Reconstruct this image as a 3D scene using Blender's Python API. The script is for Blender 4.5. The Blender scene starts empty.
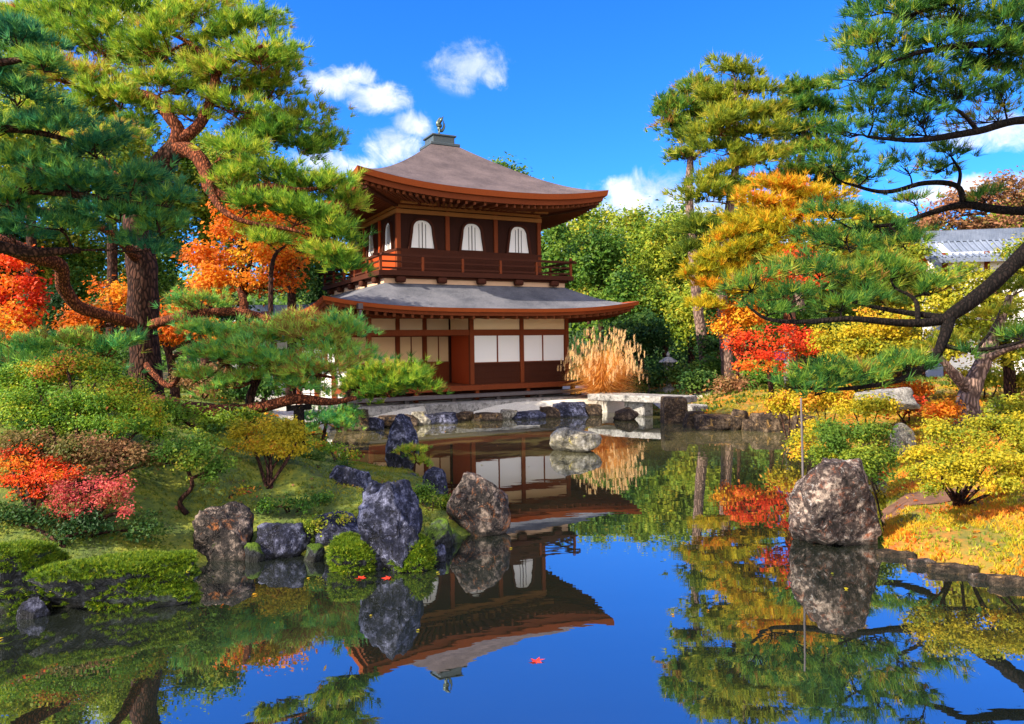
import bpy, math, random
import numpy as np
from mathutils import Vector, Matrix, noise

R = math.radians
RNG = np.random.default_rng(11)
random.seed(5)
S = bpy.context.scene
COL = S.collection

# ------------------------------------------------------------------ camera, sky, sun, exposure
EYE, ROLL, FPX, HY = 2.304, .014, 760., 344.2
cam = bpy.data.cameras.new('camera')
camo = bpy.data.objects.new('camera', cam); COL.objects.link(camo)
camo.matrix_world = Matrix.Translation((0, 0, EYE)) @ Matrix.Rotation(R(90), 4, 'X') @ Matrix.Rotation(-ROLL, 4, 'Z')
cam.sensor_width = 36; cam.lens = 36 * FPX / 1024; cam.shift_y = (HY - 362) / 1024
cam.clip_end = 3000; cam.clip_start = .05
S.camera = camo


def ray(px, py):
    du, dv = px - 512, py - HY
    c, s = math.cos(ROLL), math.sin(ROLL)
    return (du * c - dv * s) / FPX, -(du * s + dv * c) / FPX


def at(px, py, d):
    a, b = ray(px, py)
    return Vector((a * d, d, EYE + b * d))


def gnd(px, py, z=0.):
    a, b = ray(px, py)
    d = (z - EYE) / b
    return Vector((a * d, d, z))


SUN_AZ = (-.88, -.475); SUN_EL = R(36)
sl = bpy.data.lights.new('sun', 'SUN'); sl.energy = 5.0; sl.angle = R(.5); sl.color = (1, .88, .68)
slo = bpy.data.objects.new('sun', sl); COL.objects.link(slo)
sd = Vector((SUN_AZ[0] * math.cos(SUN_EL), SUN_AZ[1] * math.cos(SUN_EL), math.sin(SUN_EL)))
slo.rotation_euler = sd.to_track_quat('Z', 'Y').to_euler(); slo.location = (-30, -25, 40)

W = bpy.data.worlds.new('World'); S.world = W; W.use_nodes = True
S.view_settings.view_transform = 'Standard'; S.view_settings.look = 'None'
S.view_settings.gamma = 1; S.view_settings.use_curve_mapping = False
S.view_settings.exposure = 1.3
S.cycles.use_denoising = True
S.cycles.max_bounces = 7; S.cycles.diffuse_bounces = 3; S.cycles.glossy_bounces = 4
S.cycles.transmission_bounces = 4; S.cycles.sample_clamp_indirect = 6


class NT:
    """short-hand for building node trees"""
    def __init__(s, nt): s.nt = nt; s.n = nt.nodes; s.l = nt.links
    def new(s, t, **k):
        nd = s.n.new(t)
        for a, b in k.items(): setattr(nd, a, b)
        return nd
    def put(s, nd, i, v):
        if hasattr(v, 'is_linked'): s.l.new(v, nd.inputs[i])
        elif v is not None: nd.inputs[i].default_value = v
    def math(s, op, a, b=None, clamp=False):
        nd = s.new('ShaderNodeMath', operation=op, use_clamp=clamp); s.put(nd, 0, a); s.put(nd, 1, b); return nd.outputs[0]
    def vm(s, op, a, b=None):
        nd = s.new('ShaderNodeVectorMath', operation=op); s.put(nd, 0, a); s.put(nd, 1, b)
        return nd.outputs[1] if op in ('LENGTH', 'DISTANCE', 'DOT_PRODUCT') else nd.outputs[0]
    def mix(s, f, a, b):
        nd = s.new('ShaderNodeMix', data_type='RGBA'); s.put(nd, 0, f); s.put(nd, 6, a); s.put(nd, 7, b); return nd.outputs[2]
    def noise(s, vec, scale, detail=4, rough=.55, dist=0):
        nd = s.new('ShaderNodeTexNoise'); s.put(nd, 'Vector', vec)
        nd.inputs['Scale'].default_value = scale; nd.inputs['Detail'].default_value = detail
        nd.inputs['Roughness'].default_value = rough; nd.inputs['Distortion'].default_value = dist
        return nd.outputs[0]
    def ramp(s, f, stops):
        nd = s.new('ShaderNodeValToRGB'); s.put(nd, 0, f); e = nd.color_ramp.elements
        while len(e) < len(stops): e.new(.5)
        for el, (p, c) in zip(e, stops): el.position = p; el.color = (*c, 1) if len(c) == 3 else c
        return nd.outputs[0]
    def rng(s, v, a, b, c=0, d=1):
        nd = s.new('ShaderNodeMapRange', interpolation_type='SMOOTHSTEP'); s.put(nd, 0, v)
        for i, x in enumerate((a, b, c, d)): nd.inputs[1 + i].default_value = x
        return nd.outputs[0]


def col4(c): return (*c, 1)


def build_world():
    t = NT(W.node_tree); t.n.clear()
    out = t.new('ShaderNodeOutputWorld'); bg = t.new('ShaderNodeBackground')
    sky = t.new('ShaderNodeTexSky', sky_type='NISHITA', sun_disc=False)
    sky.sun_elevation = SUN_EL; sky.sun_rotation = math.atan2(SUN_AZ[0], SUN_AZ[1])
    sky.air_density = 1.0; sky.dust_density = .25; sky.ozone_density = 3.0
    hs = t.new('ShaderNodeHueSaturation'); hs.inputs['Saturation'].default_value = 1.22; hs.inputs['Value'].default_value = 1.0
    t.l.new(sky.outputs[0], hs.inputs['Color'])
    tint = t.mix(1.0, hs.outputs[0], (.165, .47, .92, 1)); tint.node.blend_type = 'MULTIPLY'
    co = t.new('ShaderNodeTexCoord').outputs['Generated']
    n1 = t.noise(co, 10, 8, .62, .5); n2 = t.noise(co, 30, 8, .68, .6)
    mask = None
    blobs = [(330, 84, .050, 2.4), (378, 98, .046, 2.2), (350, 76, .04, 2.6), (474, 64, .052, 1.7), (492, 74, .03, 1.5),
             (398, 146, .046, 1.5), (412, 126, .03, 1.5), (640, 205, .10, 2.2), (600, 228, .10, 2.0), (690, 215, .08, 2.5),
             (620, 190, .04, 1.6), (570, 250, .10, 2.), (80, 4, .08, 2.5), (10, 10, .05, 2), (330, 165, .06, 3), (1010, 130, .10, 4), (760, 240, .10, 3), (975, 190, .08, 4)]
    for px, py, r, k in blobs:
        a, b = ray(px, py); v = Vector((a, 1, b)).normalized()
        dd = t.vm('LENGTH', t.vm('MULTIPLY', t.vm('SUBTRACT', co, tuple(v)), (1, 1, k)))
        m = t.rng(dd, r * 1.5, 0, 0, 1)
        mask = m if mask is None else t.math('MAXIMUM', mask, m)
    dens = t.math('ADD', t.math('MULTIPLY', mask, 1.0), t.math('ADD', t.math('MULTIPLY', t.math('SUBTRACT', n1, .5), 2.0), t.math('MULTIPLY', t.math('SUBTRACT', n2, .5), 1.5)))
    dens = t.math('MULTIPLY', t.rng(dens, .25, 1.15), t.rng(mask, .0, .25))
    shade = t.noise(t.vm('ADD', co, (0, 0, .02)), 12, 5, .6)
    ccol = t.mix(t.rng(shade, .35, .65), (2.0, 2.4, 3.3, 1), (4.1, 4.1, 4.2, 1))
    # unseen white cloud bank added behind the photographer as soft fill light
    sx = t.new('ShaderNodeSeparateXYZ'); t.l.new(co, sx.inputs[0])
    rear_fill = t.math('MULTIPLY', t.rng(sx.outputs[1], -.02, -.35), t.rng(t.noise(co, 3.2, 6, .6), .34, .56))
    c = t.mix(rear_fill, t.mix(dens, tint, ccol), (7.6, 7.0, 6.2, 1))
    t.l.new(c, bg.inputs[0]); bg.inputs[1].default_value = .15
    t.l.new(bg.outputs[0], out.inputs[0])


build_world()

# ------------------------------------------------------------------ materials
MAT = {}


def material(name):
    m = bpy.data.materials.new(name); m.use_nodes = True
    t = NT(m.node_tree); t.n.clear(); t.out = t.new('ShaderNodeOutputMaterial'); MAT[name] = m
    return m, t


def principled(t, color, rough=.7, bump=None, bstr=.3, bdist=.02, **k):
    p = t.new('ShaderNodeBsdfPrincipled'); t.put(p, 'Base Color', color if hasattr(color, 'is_linked') else col4(color))
    t.put(p, 'Roughness', rough)
    for a, b in k.items(): t.put(p, a.replace('_', ' '), b)
    if bump is not None:
        bn = t.new('ShaderNodeBump'); t.put(bn, 'Height', bump); bn.inputs['Strength'].default_value = bstr
        bn.inputs['Distance'].default_value = bdist; t.l.new(bn.outputs[0], p.inputs['Normal'])
    t.l.new(p.outputs[0], t.out.inputs[0]); return p


def objco(t): return t.new('ShaderNodeTexCoord').outputs['Object']


def leafmat(name, stops, trans=.46, rough=.55, spec=.25):
    m, t = material(name)
    a = t.new('ShaderNodeAttribute', attribute_name='tone')
    c = t.ramp(a.outputs['Fac'], stops)
    p = t.new('ShaderNodeBsdfPrincipled'); t.put(p, 'Base Color', c); t.put(p, 'Roughness', rough)
    p.inputs['Specular IOR Level'].default_value = spec
    tr = t.new('ShaderNodeBsdfTranslucent'); t.put(tr, 0, c)
    mx = t.new('ShaderNodeMixShader'); mx.inputs[0].default_value = trans
    t.l.new(p.outputs[0], mx.inputs[1]); t.l.new(tr.outputs[0], mx.inputs[2]); t.l.new(mx.outputs[0], t.out.inputs[0])
    return m


leafmat('needles_sunny', [(0, (.03, .11, .018)), (.3, (.11, .26, .025)), (.65, (.34, .47, .035)), (.93, (.58, .52, .06)), (1, (.38, .17, .05))])  # sunlit yellow green put into the needle colour
leafmat('needles_shaded', [(0, (.010, .085, .05)), (.45, (.04, .20, .085)), (.8, (.15, .36, .07)), (1, (.34, .48, .06))])  # pine needles with bluish shade put into their colour
leafmat('needles_teal', [(0, (.02, .14, .055)), (.4, (.08, .34, .11)), (.72, (.28, .54, .09)), (.93, (.46, .60, .07)), (1, (.34, .17, .05))])
leafmat('leaves_mix', [(0, (.03, .10, .012)), (.35, (.12, .26, .016)), (.6, (.30, .40, .02)), (.78, (.48, .42, .02)), (.9, (.50, .22, .02)), (1, (.42, .10, .03))], trans=.4)
leafmat('needles_right', [(0, (.015, .07, .018)), (.4, (.055, .18, .03)), (.72, (.24, .37, .035)), (.92, (.52, .44, .05)), (1, (.36, .15, .05))])
leafmat('needles_tall', [(0, (.05, .11, .015)), (.45, (.20, .27, .022)), (.8, (.42, .42, .03)), (1, (.55, .40, .04))])
leafmat('needles_gold', [(0, (.20, .24, .015)), (.35, (.55, .46, .02)), (.7, (.72, .40, .02)), (1, (.72, .18, .015))], trans=.45)
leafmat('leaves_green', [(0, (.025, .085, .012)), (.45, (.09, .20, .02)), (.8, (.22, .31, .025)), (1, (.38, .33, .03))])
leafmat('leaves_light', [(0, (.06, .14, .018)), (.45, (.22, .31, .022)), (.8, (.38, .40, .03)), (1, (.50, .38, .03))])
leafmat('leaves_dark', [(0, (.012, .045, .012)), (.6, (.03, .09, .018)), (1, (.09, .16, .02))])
leafmat('leaves_orange', [(0, (.16, .15, .02)), (.14, (.46, .09, .008)), (.45, (.74, .19, .012)), (.8, (.80, .34, .02)), (1, (.74, .50, .03))], trans=.5)
leafmat('leaves_red', [(0, (.10, .09, .015)), (.14, (.40, .03, .008)), (.5, (.72, .05, .012)), (.85, (.78, .13, .015)), (1, (.74, .28, .02))], trans=.5)
leafmat('leaves_pink', [(0, (.10, .14, .02)), (.22, (.30, .10, .04)), (.42, (.56, .07, .07)), (.7, (.70, .13, .14)), (1, (.74, .30, .12))], trans=.5)
leafmat('leaves_rust', [(0, (.10, .12, .02)), (.5, (.24, .14, .05)), (1, (.36, .16, .08))])
leafmat('leaves_yellow', [(0, (.17, .22, .015)), (.4, (.40, .34, .015)), (.8, (.58, .42, .015)), (1, (.60, .24, .02))], trans=.45)
leafmat('leaves_lime', [(0, (.08, .16, .015)), (.5, (.24, .29, .02)), (.85, (.42, .38, .02)), (1, (.52, .42, .03))], trans=.45)
leafmat('leaves_moss', [(0, (.03, .08, .008)), (.45, (.11, .20, .010)), (.8, (.28, .34, .016)), (1, (.42, .36, .03))], trans=.3)
leafmat('blades_left', [(0, (.05, .10, .012)), (.45, (.13, .18, .016)), (.8, (.28, .26, .02)), (1, (.36, .22, .03))], trans=.3)
leafmat('blades_right', [(0, (.08, .15, .012)), (.35, (.30, .32, .018)), (.65, (.58, .36, .02)), (1, (.55, .13, .02))], trans=.3)
leafmat('straw', [(0, (.62, .22, .035)), (.45, (.80, .42, .10)), (1, (.88, .70, .42))], trans=.5)


def bark(name, c1, c2, scale=9, rough=.9):
    m, t = material(name); co = objco(t)
    st = t.vm('MULTIPLY', t.vm('ADD', co, t.vm('MULTIPLY', t.new('ShaderNodeTexNoise').outputs[1], (.12, .12, .12))), (1.8, 1.8, .6))
    v = t.new('ShaderNodeTexVoronoi', feature='DISTANCE_TO_EDGE'); t.put(v, 'Vector', st); v.inputs['Scale'].default_value = scale
    n = t.noise(st, scale * .9, 8, .7); crack = t.rng(v.outputs[0], .0, .3)
    c = t.mix(n, col4(c1), col4(c2)); c = t.mix(crack, (c1[0] * .45, c1[1] * .45, c1[2] * .45, 1), c)
    h = t.math('ADD', t.math('MULTIPLY', crack, .6), t.math('MULTIPLY', n, .5))
    principled(t, c, rough, h, .8, .03, Specular_IOR_Level=.15)


bark('bark_dark', (.03, .013, .010), (.135, .058, .038))
bark('bark_red', (.08, .02, .010), (.40, .12, .05), 12)
bark('bark_pale', (.16, .10, .085), (.42, .28, .23), 7)
bark('bark_black', (.004, .003, .003), (.022, .014, .012), 10)  # limbs face us with their shaded side; that shade is in the black


def wood(name, c1, c2, rough=.6, axis=(12, 12, 1)):
    m, t = material(name); co = t.vm('MULTIPLY', objco(t), axis)
    n = t.noise(co, 2.2, 6, .6, .6); n2 = t.noise(objco(t), 1.1, 4)
    c = t.mix(t.math('MULTIPLY', t.math('ADD', n, n2), .5), col4(c1), col4(c2))
    principled(t, c, .8, n, .35, .01, Specular_IOR_Level=.15)


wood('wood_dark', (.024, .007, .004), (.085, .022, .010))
wood('wood_black', (.012, .004, .003), (.05, .014, .008))
wood('wood_brown', (.10, .020, .007), (.24, .055, .016))
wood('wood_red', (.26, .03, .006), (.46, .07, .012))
wood('wood_warm', (.22, .085, .025), (.40, .17, .05))
wood('wood_grey', (.06, .05, .055), (.15, .13, .135))
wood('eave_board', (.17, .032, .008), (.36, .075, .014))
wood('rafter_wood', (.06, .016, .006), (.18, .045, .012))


def plaster(name, c, var=.12, rough=.85):
    m, t = material(name); n = t.noise(objco(t), 1.7, 6, .6)
    n2 = t.noise(objco(t), 30, 3)
    a = tuple(x * (1 - var) for x in c)
    principled(t, t.mix(n, col4(a), col4(c)), rough, n2, .1, .004)


plaster('ochre_plaster', (.84, .62, .37)); plaster('tan_screen', (.80, .56, .30)); plaster('paper', (.86, .85, .86), .05)
plaster('pink_plaster', (.66, .42, .27)); plaster('white_plaster', (.82, .81, .80), .06)


def shingles(name, c1, c2):
    m, t = material(name); co = objco(t)
    w = t.new('ShaderNodeTexWave', wave_type='BANDS', bands_direction='Z'); t.put(w, 'Vector', co); w.inputs['Scale'].default_value = 7
    w.inputs['Distortion'].default_value = 1.2; w.inputs['Detail'].default_value = 3; w.inputs['Detail Scale'].default_value = 2
    n = t.noise(co, 1.2, 7, .65); n2 = t.noise(t.vm('MULTIPLY', co, (7, 7, 1)), 4, 4, .7)
    f = t.math('ADD', t.math('MULTIPLY', n, .55), t.math('MULTIPLY', n2, .45))
    c = t.ramp(f, [(.36, c1), (.64, c2)]); c = t.mix(t.math('MULTIPLY', w.outputs[1], .22), c, (c1[0] * .5, c1[1] * .5, c1[2] * .5, 1))
    principled(t, c, .85, t.math('ADD', w.outputs[1], n2), .5, .03, Specular_IOR_Level=.2)


shingles('shingle_brown', (.062, .048, .050), (.185, .138, .135)); shingles('shingle_grey', (.055, .06, .08), (.19, .19, .22))  # grey version carries the bluish shade of the lower roof in its colour
shingles('tile_blue', (.10, .13, .20), (.22, .26, .36))
m, t = material('bronze'); principled(t, t.mix(t.noise(objco(t), 12), (.05, .07, .06, 1), (.16, .20, .17, 1)), .45, Metallic=.7)
m, t = material('dark_metal'); principled(t, t.mix(t.noise(objco(t), 5), (.03, .05, .055, 1), (.08, .10, .11, 1)), .5)


def rockmat(name, dark, mid, light, lichen=None, moss=None, moss_lo=.2, moss_hi=.75):
    m, t = material(name); tc = t.new('ShaderNodeTexCoord'); co = tc.outputs['Object']
    n1 = t.noise(co, 2.6, 9, .68, .5); n2 = t.noise(co, 14, 8, .7); n3 = t.noise(co, 55, 3, .6)
    f = t.math('ADD', t.math('MULTIPLY', n1, .5), t.math('MULTIPLY', n2, .5))
    c = t.ramp(f, [(.40, dark), (.5, mid), (.61, light)])
    sp = t.rng(t.noise(co, 17, 8, .75, 1.0), .56, .74)
    c = t.mix(t.math('MULTIPLY', sp, .8), c, col4(tuple(min(.7, x * 2.2) for x in light)))
    dk = t.rng(t.noise(t.vm('ADD', co, (7, 3, 1)), 9, 5, .7), .54, .66)
    c = t.mix(t.math('MULTIPLY', dk, .75), c, col4(tuple(x * .5 for x in dark)))
    if lichen:
        ml = t.rng(t.noise(t.vm('ADD', co, (3, 9, 4)), 5.5, 9, .78, .8), .53, .72); c = t.mix(ml, c, col4(lichen))
    if moss:
        ge = t.new('ShaderNodeNewGeometry'); sx = t.new('ShaderNodeSeparateXYZ'); t.l.new(ge.outputs['Normal'], sx.inputs[0])
        mm = t.math('ADD', t.math('MULTIPLY', sx.outputs[2], .5), t.math('MULTIPLY', t.math('SUBTRACT', t.noise(co, 3.3, 6, .65), .5), 1.4))
        mc = t.mix(n2, (moss[0] * .5, moss[1] * .6, moss[2] * .5, 1), col4(moss)); c = t.mix(t.rng(mm, moss_lo, moss_hi), c, mc)
    wet = t.new('ShaderNodeSeparateXYZ'); g2 = t.new('ShaderNodeNewGeometry'); t.l.new(g2.outputs['Position'], wet.inputs[0])
    wl = t.rng(t.math('ADD', wet.outputs[2], t.math('MULTIPLY', t.math('SUBTRACT', n2, .5), .12)), .03, .09)   # stain left by the water level
    c = t.mix(wl, t.mix(.62, c, (.012, .012, .009, 1)), c)
    cv = t.new('ShaderNodeTexVoronoi', feature='DISTANCE_TO_EDGE'); t.put(cv, 'Vector', t.vm('ADD', co, t.vm('MULTIPLY', t.new('ShaderNodeTexNoise').outputs[1], (.5, .5, .5)))); cv.inputs['Scale'].default_value = 2.3
    ck = t.rng(t.math('ADD', cv.outputs[0], t.math('MULTIPLY', t.rng(t.noise(co, 2.1, 3), .42, .56), .06)), .0, .04); c = t.mix(ck, t.mix(.55, c, (.008, .007, .007, 1)), c)      # cracks
    h = t.math('ADD', t.math('ADD', f, t.math('MULTIPLY', n3, .22)), t.math('MULTIPLY', ck, .25))
    principled(t, c, .8, h, 1.0, .09, Specular_IOR_Level=.2)


rockmat('rock_blue', (.004, .005, .010), (.022, .024, .048), (.21, .22, .34), None, (.13, .20, .015), .62, .9)  # blue cast of the shaded stones put into the rock colour
rockmat('rock_warm', (.007, .006, .006), (.060, .042, .038), (.50, .39, .32), (.34, .10, .04))
rockmat('rock_pale', (.07, .062, .05), (.26, .235, .19), (.54, .50, .43), (.42, .34, .05))
rockmat('rock_rust', (.006, .006, .007), (.035, .028, .027), (.30, .23, .19), (.46, .15, .035), (.24, .24, .02), .66, .9)
rockmat('rock_mossy', (0.00372, 0.00434, 0.0062), (0.0186, 0.02046, 0.0248), (0.1116, 0.1178, 0.1364), None, (.09, .15, .010), .0, .32)
rockmat('rock_shore', (0.00868, 0.0062, 0.00496), (0.0496, 0.03224, 0.02232), (0.2108, 0.1488, 0.0992), (.46, .26, .08), (.24, .22, .02), .7, .95)
rockmat('stone_slab', (.13, .125, .12), (.30, .285, .275), (.46, .44, .42))
m, t = material('soil'); co = objco(t)
principled(t, t.ramp(t.noise(co, 6, 6, .7), [(.3, (.05, .02, .012)), (.7, (.20, .09, .05))]), .95, t.noise(co, 20, 5), .6, .03)

m, t = material('ground'); co = objco(t)
za = t.new('ShaderNodeAttribute', attribute_name='zone'); sz = t.new('ShaderNodeSeparateColor'); t.l.new(za.outputs['Color'], sz.inputs[0])
n1 = t.noise(co, .9, 7, .65, .6); n2 = t.noise(co, 7, 7, .7)
f = t.math('ADD', t.math('MULTIPLY', n1, .6), t.math('MULTIPLY', n2, .4))
mossc = t.ramp(f, [(.34, (.045, .035, .012)), (.46, (.07, .11, .012)), (.56, (.20, .21, .014)), (.68, (.34, .27, .02))])
gold = t.ramp(f, [(.36, (.04, .06, .01)), (.45, (.16, .14, .015)), (.54, (.34, .14, .015)), (.64, (.34, .07, .02))])
grav = t.ramp(t.noise(co, 40, 4, .7), [(.3, (.40, .37, .33)), (.7, (.70, .67, .62))])
wod = t.ramp(f, [(.35, (.03, .03, .012)), (.65, (.11, .085, .03))])
c = t.mix(sz.outputs[0], wod, mossc); c = t.mix(sz.outputs[1], c, gold); c = t.mix(sz.outputs[2], c, grav)
principled(t, c, .95, t.math('ADD', n2, t.math('MULTIPLY', t.noise(co, 45, 4), .5)), .8, .05)

m, t = material('pond_water'); co = objco(t)
h = t.math('ADD', t.noise(t.vm('MULTIPLY', co, (.55, 1.3, 1)), 1.0, 2, .5), t.math('MULTIPLY', t.noise(t.vm('MULTIPLY', co, (.7, 1.6, 1)), 5.0, 2, .5), .10))
bn = t.new('ShaderNodeBump'); t.put(bn, 'Height', h); bn.inputs['Strength'].default_value = .07; bn.inputs['Distance'].default_value = .03
syz = t.new('ShaderNodeSeparateXYZ'); t.l.new(co, syz.inputs[0])
shal = t.rng(t.math('ADD', syz.outputs[1], t.math('MULTIPLY', t.noise(co, .5, 4), 5)), 14, 24)      # silted shallows under the far bank
mud = t.mix(t.noise(co, .35, 5, .6), (.002, .006, .008, 1), (.016, .018, .009, 1)); mud = t.mix(shal, mud, (.13, .115, .045, 1))
df = t.new('ShaderNodeBsdfDiffuse'); t.put(df, 0, mud)
gl = t.new('ShaderNodeBsdfGlossy'); gl.inputs['Roughness'].default_value = .008; gl.inputs[0].default_value = (.93, .97, 1, 1)
t.l.new(bn.outputs[0], gl.inputs['Normal'])
fr0 = t.new('ShaderNodeFresnel'); fr0.inputs[0].default_value = 1.7
mx = t.new('ShaderNodeMixShader'); t.l.new(t.math('ADD', t.math('MULTIPLY', fr0.outputs[0], .60), .37), mx.inputs[0]); t.l.new(df.outputs[0], mx.inputs[1]); t.l.new(gl.outputs[0], mx.inputs[2])
t.l.new(mx.outputs[0], t.out.inputs[0])

# ------------------------------------------------------------------ object helpers


def tag(o, label, cat, group=None, kind=None):
    if label: o['label'] = label
    if cat: o['category'] = cat
    if group: o['group'] = group
    if kind: o['kind'] = kind
    return o


def empty(name, loc, label, cat, group=None, rz=0):
    o = bpy.data.objects.new(name, None); COL.objects.link(o); o.location = loc; o.rotation_euler = (0, 0, rz)
    o.empty_display_size = .2
    return tag(o, label, cat, group)


def link(name, me, parent=None, loc=None, mats=()):
    o = bpy.data.objects.new(name, me); COL.objects.link(o)
    for mm in mats: me.materials.append(MAT[mm])
    if parent: o.parent = parent
    if loc is not None: o.location = loc
    return o


def mesh_np(name, V, nper, idx, tone=None, smooth=False):
    """V (n,3); faces of nper corners each, flat index array"""
    me = bpy.data.meshes.new(name); V = np.ascontiguousarray(V, np.float32); idx = np.ascontiguousarray(idx, np.int32).ravel()
    nf = len(idx) // nper
    me.vertices.add(len(V)); me.vertices.foreach_set('co', V.ravel())
    me.loops.add(len(idx)); me.loops.foreach_set('vertex_index', idx)
    me.polygons.add(nf); me.polygons.foreach_set('loop_start', np.arange(0, nf * nper, nper, dtype=np.int32))
    if smooth: me.polygons.foreach_set('use_smooth', np.ones(nf, bool))
    if tone is not None:
        a = me.attributes.new('tone', 'FLOAT', 'FACE'); a.data.foreach_set('value', np.ascontiguousarray(tone, np.float32))
    me.update(calc_edges=True)
    return me


def mesh_join(name, tubes, leaves):
    """crown = twigs (slot 0, quads) + leaf mesh arrays (slot 1)"""
    tv = np.array(tubes.v, np.float32).reshape(-1, 3); tf = np.array([f for f in tubes.f if len(f) == 4], np.int32).reshape(-1, 4)
    V, nper, tone = leaves; li = np.arange(len(V), dtype=np.int32) + len(tv); nl = len(V) // nper
    me = bpy.data.meshes.new(name); allv = np.concatenate([tv, V.astype(np.float32)])
    me.vertices.add(len(allv)); me.vertices.foreach_set('co', allv.ravel())
    idx = np.concatenate([tf.ravel(), li]); me.loops.add(len(idx)); me.loops.foreach_set('vertex_index', idx)
    me.polygons.add(len(tf) + nl)
    me.polygons.foreach_set('loop_start', np.concatenate([np.arange(len(tf)) * 4, len(tf) * 4 + np.arange(nl) * nper]).astype(np.int32))
    me.polygons.foreach_set('material_index', np.concatenate([np.zeros(len(tf)), np.ones(nl)]).astype(np.int32))
    me.polygons.foreach_set('use_smooth', np.concatenate([np.ones(len(tf)), np.zeros(nl)]).astype(bool))
    a = me.attributes.new('tone', 'FLOAT', 'FACE'); a.data.foreach_set('value', np.concatenate([np.zeros(len(tf)), tone]).astype(np.float32))
    me.update(calc_edges=True)
    return me


class MB:
    """collects boxes, tubes and free faces into one mesh"""
    def __init__(s): s.v = []; s.f = []; s.sm = []
    def add(s, V, F, smooth=False):
        o = len(s.v); s.v += [tuple(p) for p in V]; s.f += [tuple(i + o for i in q) for q in F]; s.sm += [smooth] * len(F); return s
    def box(s, a, b, rz=0, c=None):
        (x0, y0, z0), (x1, y1, z1) = a, b
        V = [Vector(p) for p in ((x0, y0, z0), (x1, y0, z0), (x1, y1, z0), (x0, y1, z0), (x0, y0, z1), (x1, y0, z1), (x1, y1, z1), (x0, y1, z1))]
        if rz:
            c = Vector(c or ((x0 + x1) / 2, (y0 + y1) / 2, 0)); M = Matrix.Rotation(rz, 3, 'Z'); V = [M @ (p - c) + c for p in V]
        return s.add(V, [(0, 3, 2, 1), (4, 5, 6, 7), (0, 1, 5, 4), (1, 2, 6, 5), (2, 3, 7, 6), (3, 0, 4, 7)])
    def bar(s, p, q, w, h):
        p, q = Vector(p), Vector(q); d = (q - p).normalized(); up = Vector((0, 0, 1)) if abs(d.z) < .95 else Vector((0, 1, 0))
        x = d.cross(up).normalized() * w / 2; y = x.cross(d).normalized() * h / 2
        V = [p - x - y, p + x - y, p + x + y, p - x + y, q - x - y, q + x - y, q + x + y, q - x + y]
        return s.add(V, [(0, 3, 2, 1), (4, 5, 6, 7), (0, 1, 5, 4), (1, 2, 6, 5), (2, 3, 7, 6), (3, 0, 4, 7)])
    def tube(s, pts, rad, n=8, wob=0.):
        pts = [Vector(p) for p in pts]; m = len(pts); V = []; F = []
        up = Vector((.31, .2, .93)); px = None
        for i, p in enumerate(pts):
            d = (pts[min(i + 1, m - 1)] - pts[max(i - 1, 0)]).normalized()
            x = d.cross(up) if px is None else px - d * px.dot(d)
            if x.length < 1e-4: x = d.orthogonal()
            x.normalize(); px = x; y = d.cross(x)
            for k in range(n):
                a = 2 * math.pi * k / n; r = rad[i]
                if wob: r *= 1 + wob * noise.noise((p.x * 3 + math.cos(a) * 1.3, p.y * 3 + math.sin(a) * 1.3, p.z * 3))
                V.append(p + x * (math.cos(a) * r) + y * (math.sin(a) * r))
        for i in range(m - 1):
            for k in range(n): F.append((i * n + k, i * n + (k + 1) % n, (i + 1) * n + (k + 1) % n, (i + 1) * n + k))
        F.append(tuple(range(n - 1, -1, -1))); F.append(tuple((m - 1) * n + k for k in range(n)))
        return s.add(V, F, True)
    def build(s, name, mat, parent=None, loc=None, bevel=0):
        me = bpy.data.meshes.new(name); me.from_pydata(s.v, [], s.f); me.polygons.foreach_set('use_smooth', s.sm); me.update()
        o = link(name, me, parent, loc, (mat,))
        if bevel:
            b = o.modifiers.new('bevel', 'BEVEL'); b.width = bevel; b.segments = 2; b.limit_method = 'ANGLE'
        return o


def spline(P, rad, sub=5):
    """Catmull-Rom through the joints, radii interpolated"""
    P = [Vector(p) for p in P]; out = []; ro = []
    Q = [P[0] * 2 - P[1]] + P + [P[-1] * 2 - P[-2]]
    for i in range(len(P) - 1):
        a, b, c, d = Q[i:i + 4]
        for k in range(sub):
            t = k / sub
            out.append(.5 * ((2 * b) + (c - a) * t + (2 * a - 5 * b + 4 * c - d) * t * t + (3 * b - a - 3 * c + d) * t ** 3)); ro.append(rad[i] * (1 - t) + rad[i + 1] * t)
    out.append(P[-1]); ro.append(rad[-1])
    return out, ro


def unit(n):
    v = RNG.normal(size=(n, 3)); return v / np.linalg.norm(v, axis=1, keepdims=True)


def nrm(a): return a / np.maximum(np.linalg.norm(a, axis=1, keepdims=True), 1e-6)


def tuft_mesh(name, P, D, L, needles, width, tone, spread=.75):
    """brush-like needle tufts at P pointing along D"""
    n = len(P); m = needles
    d = nrm(np.repeat(D, m, 0) + unit(n * m) * spread)
    base = np.repeat(P, m, 0) + unit(n * m) * (L * .12)
    side = nrm(np.cross(d, unit(n * m))) * (width / 2)
    ln = L * RNG.uniform(.6, 1.1, (n * m, 1))
    tip = base + d * ln; tip[:, 2] -= .12 * ln[:, 0] * RNG.random(n * m)
    V = np.stack([base - side, base + side, tip], 1).reshape(-1, 3)
    tn = np.clip(np.repeat(tone, m) + RNG.normal(0, .09, n * m), 0, 1)
    return (V, 3, tn) if name is None else mesh_np(name, V, 3, np.arange(len(V)), tn)


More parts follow.
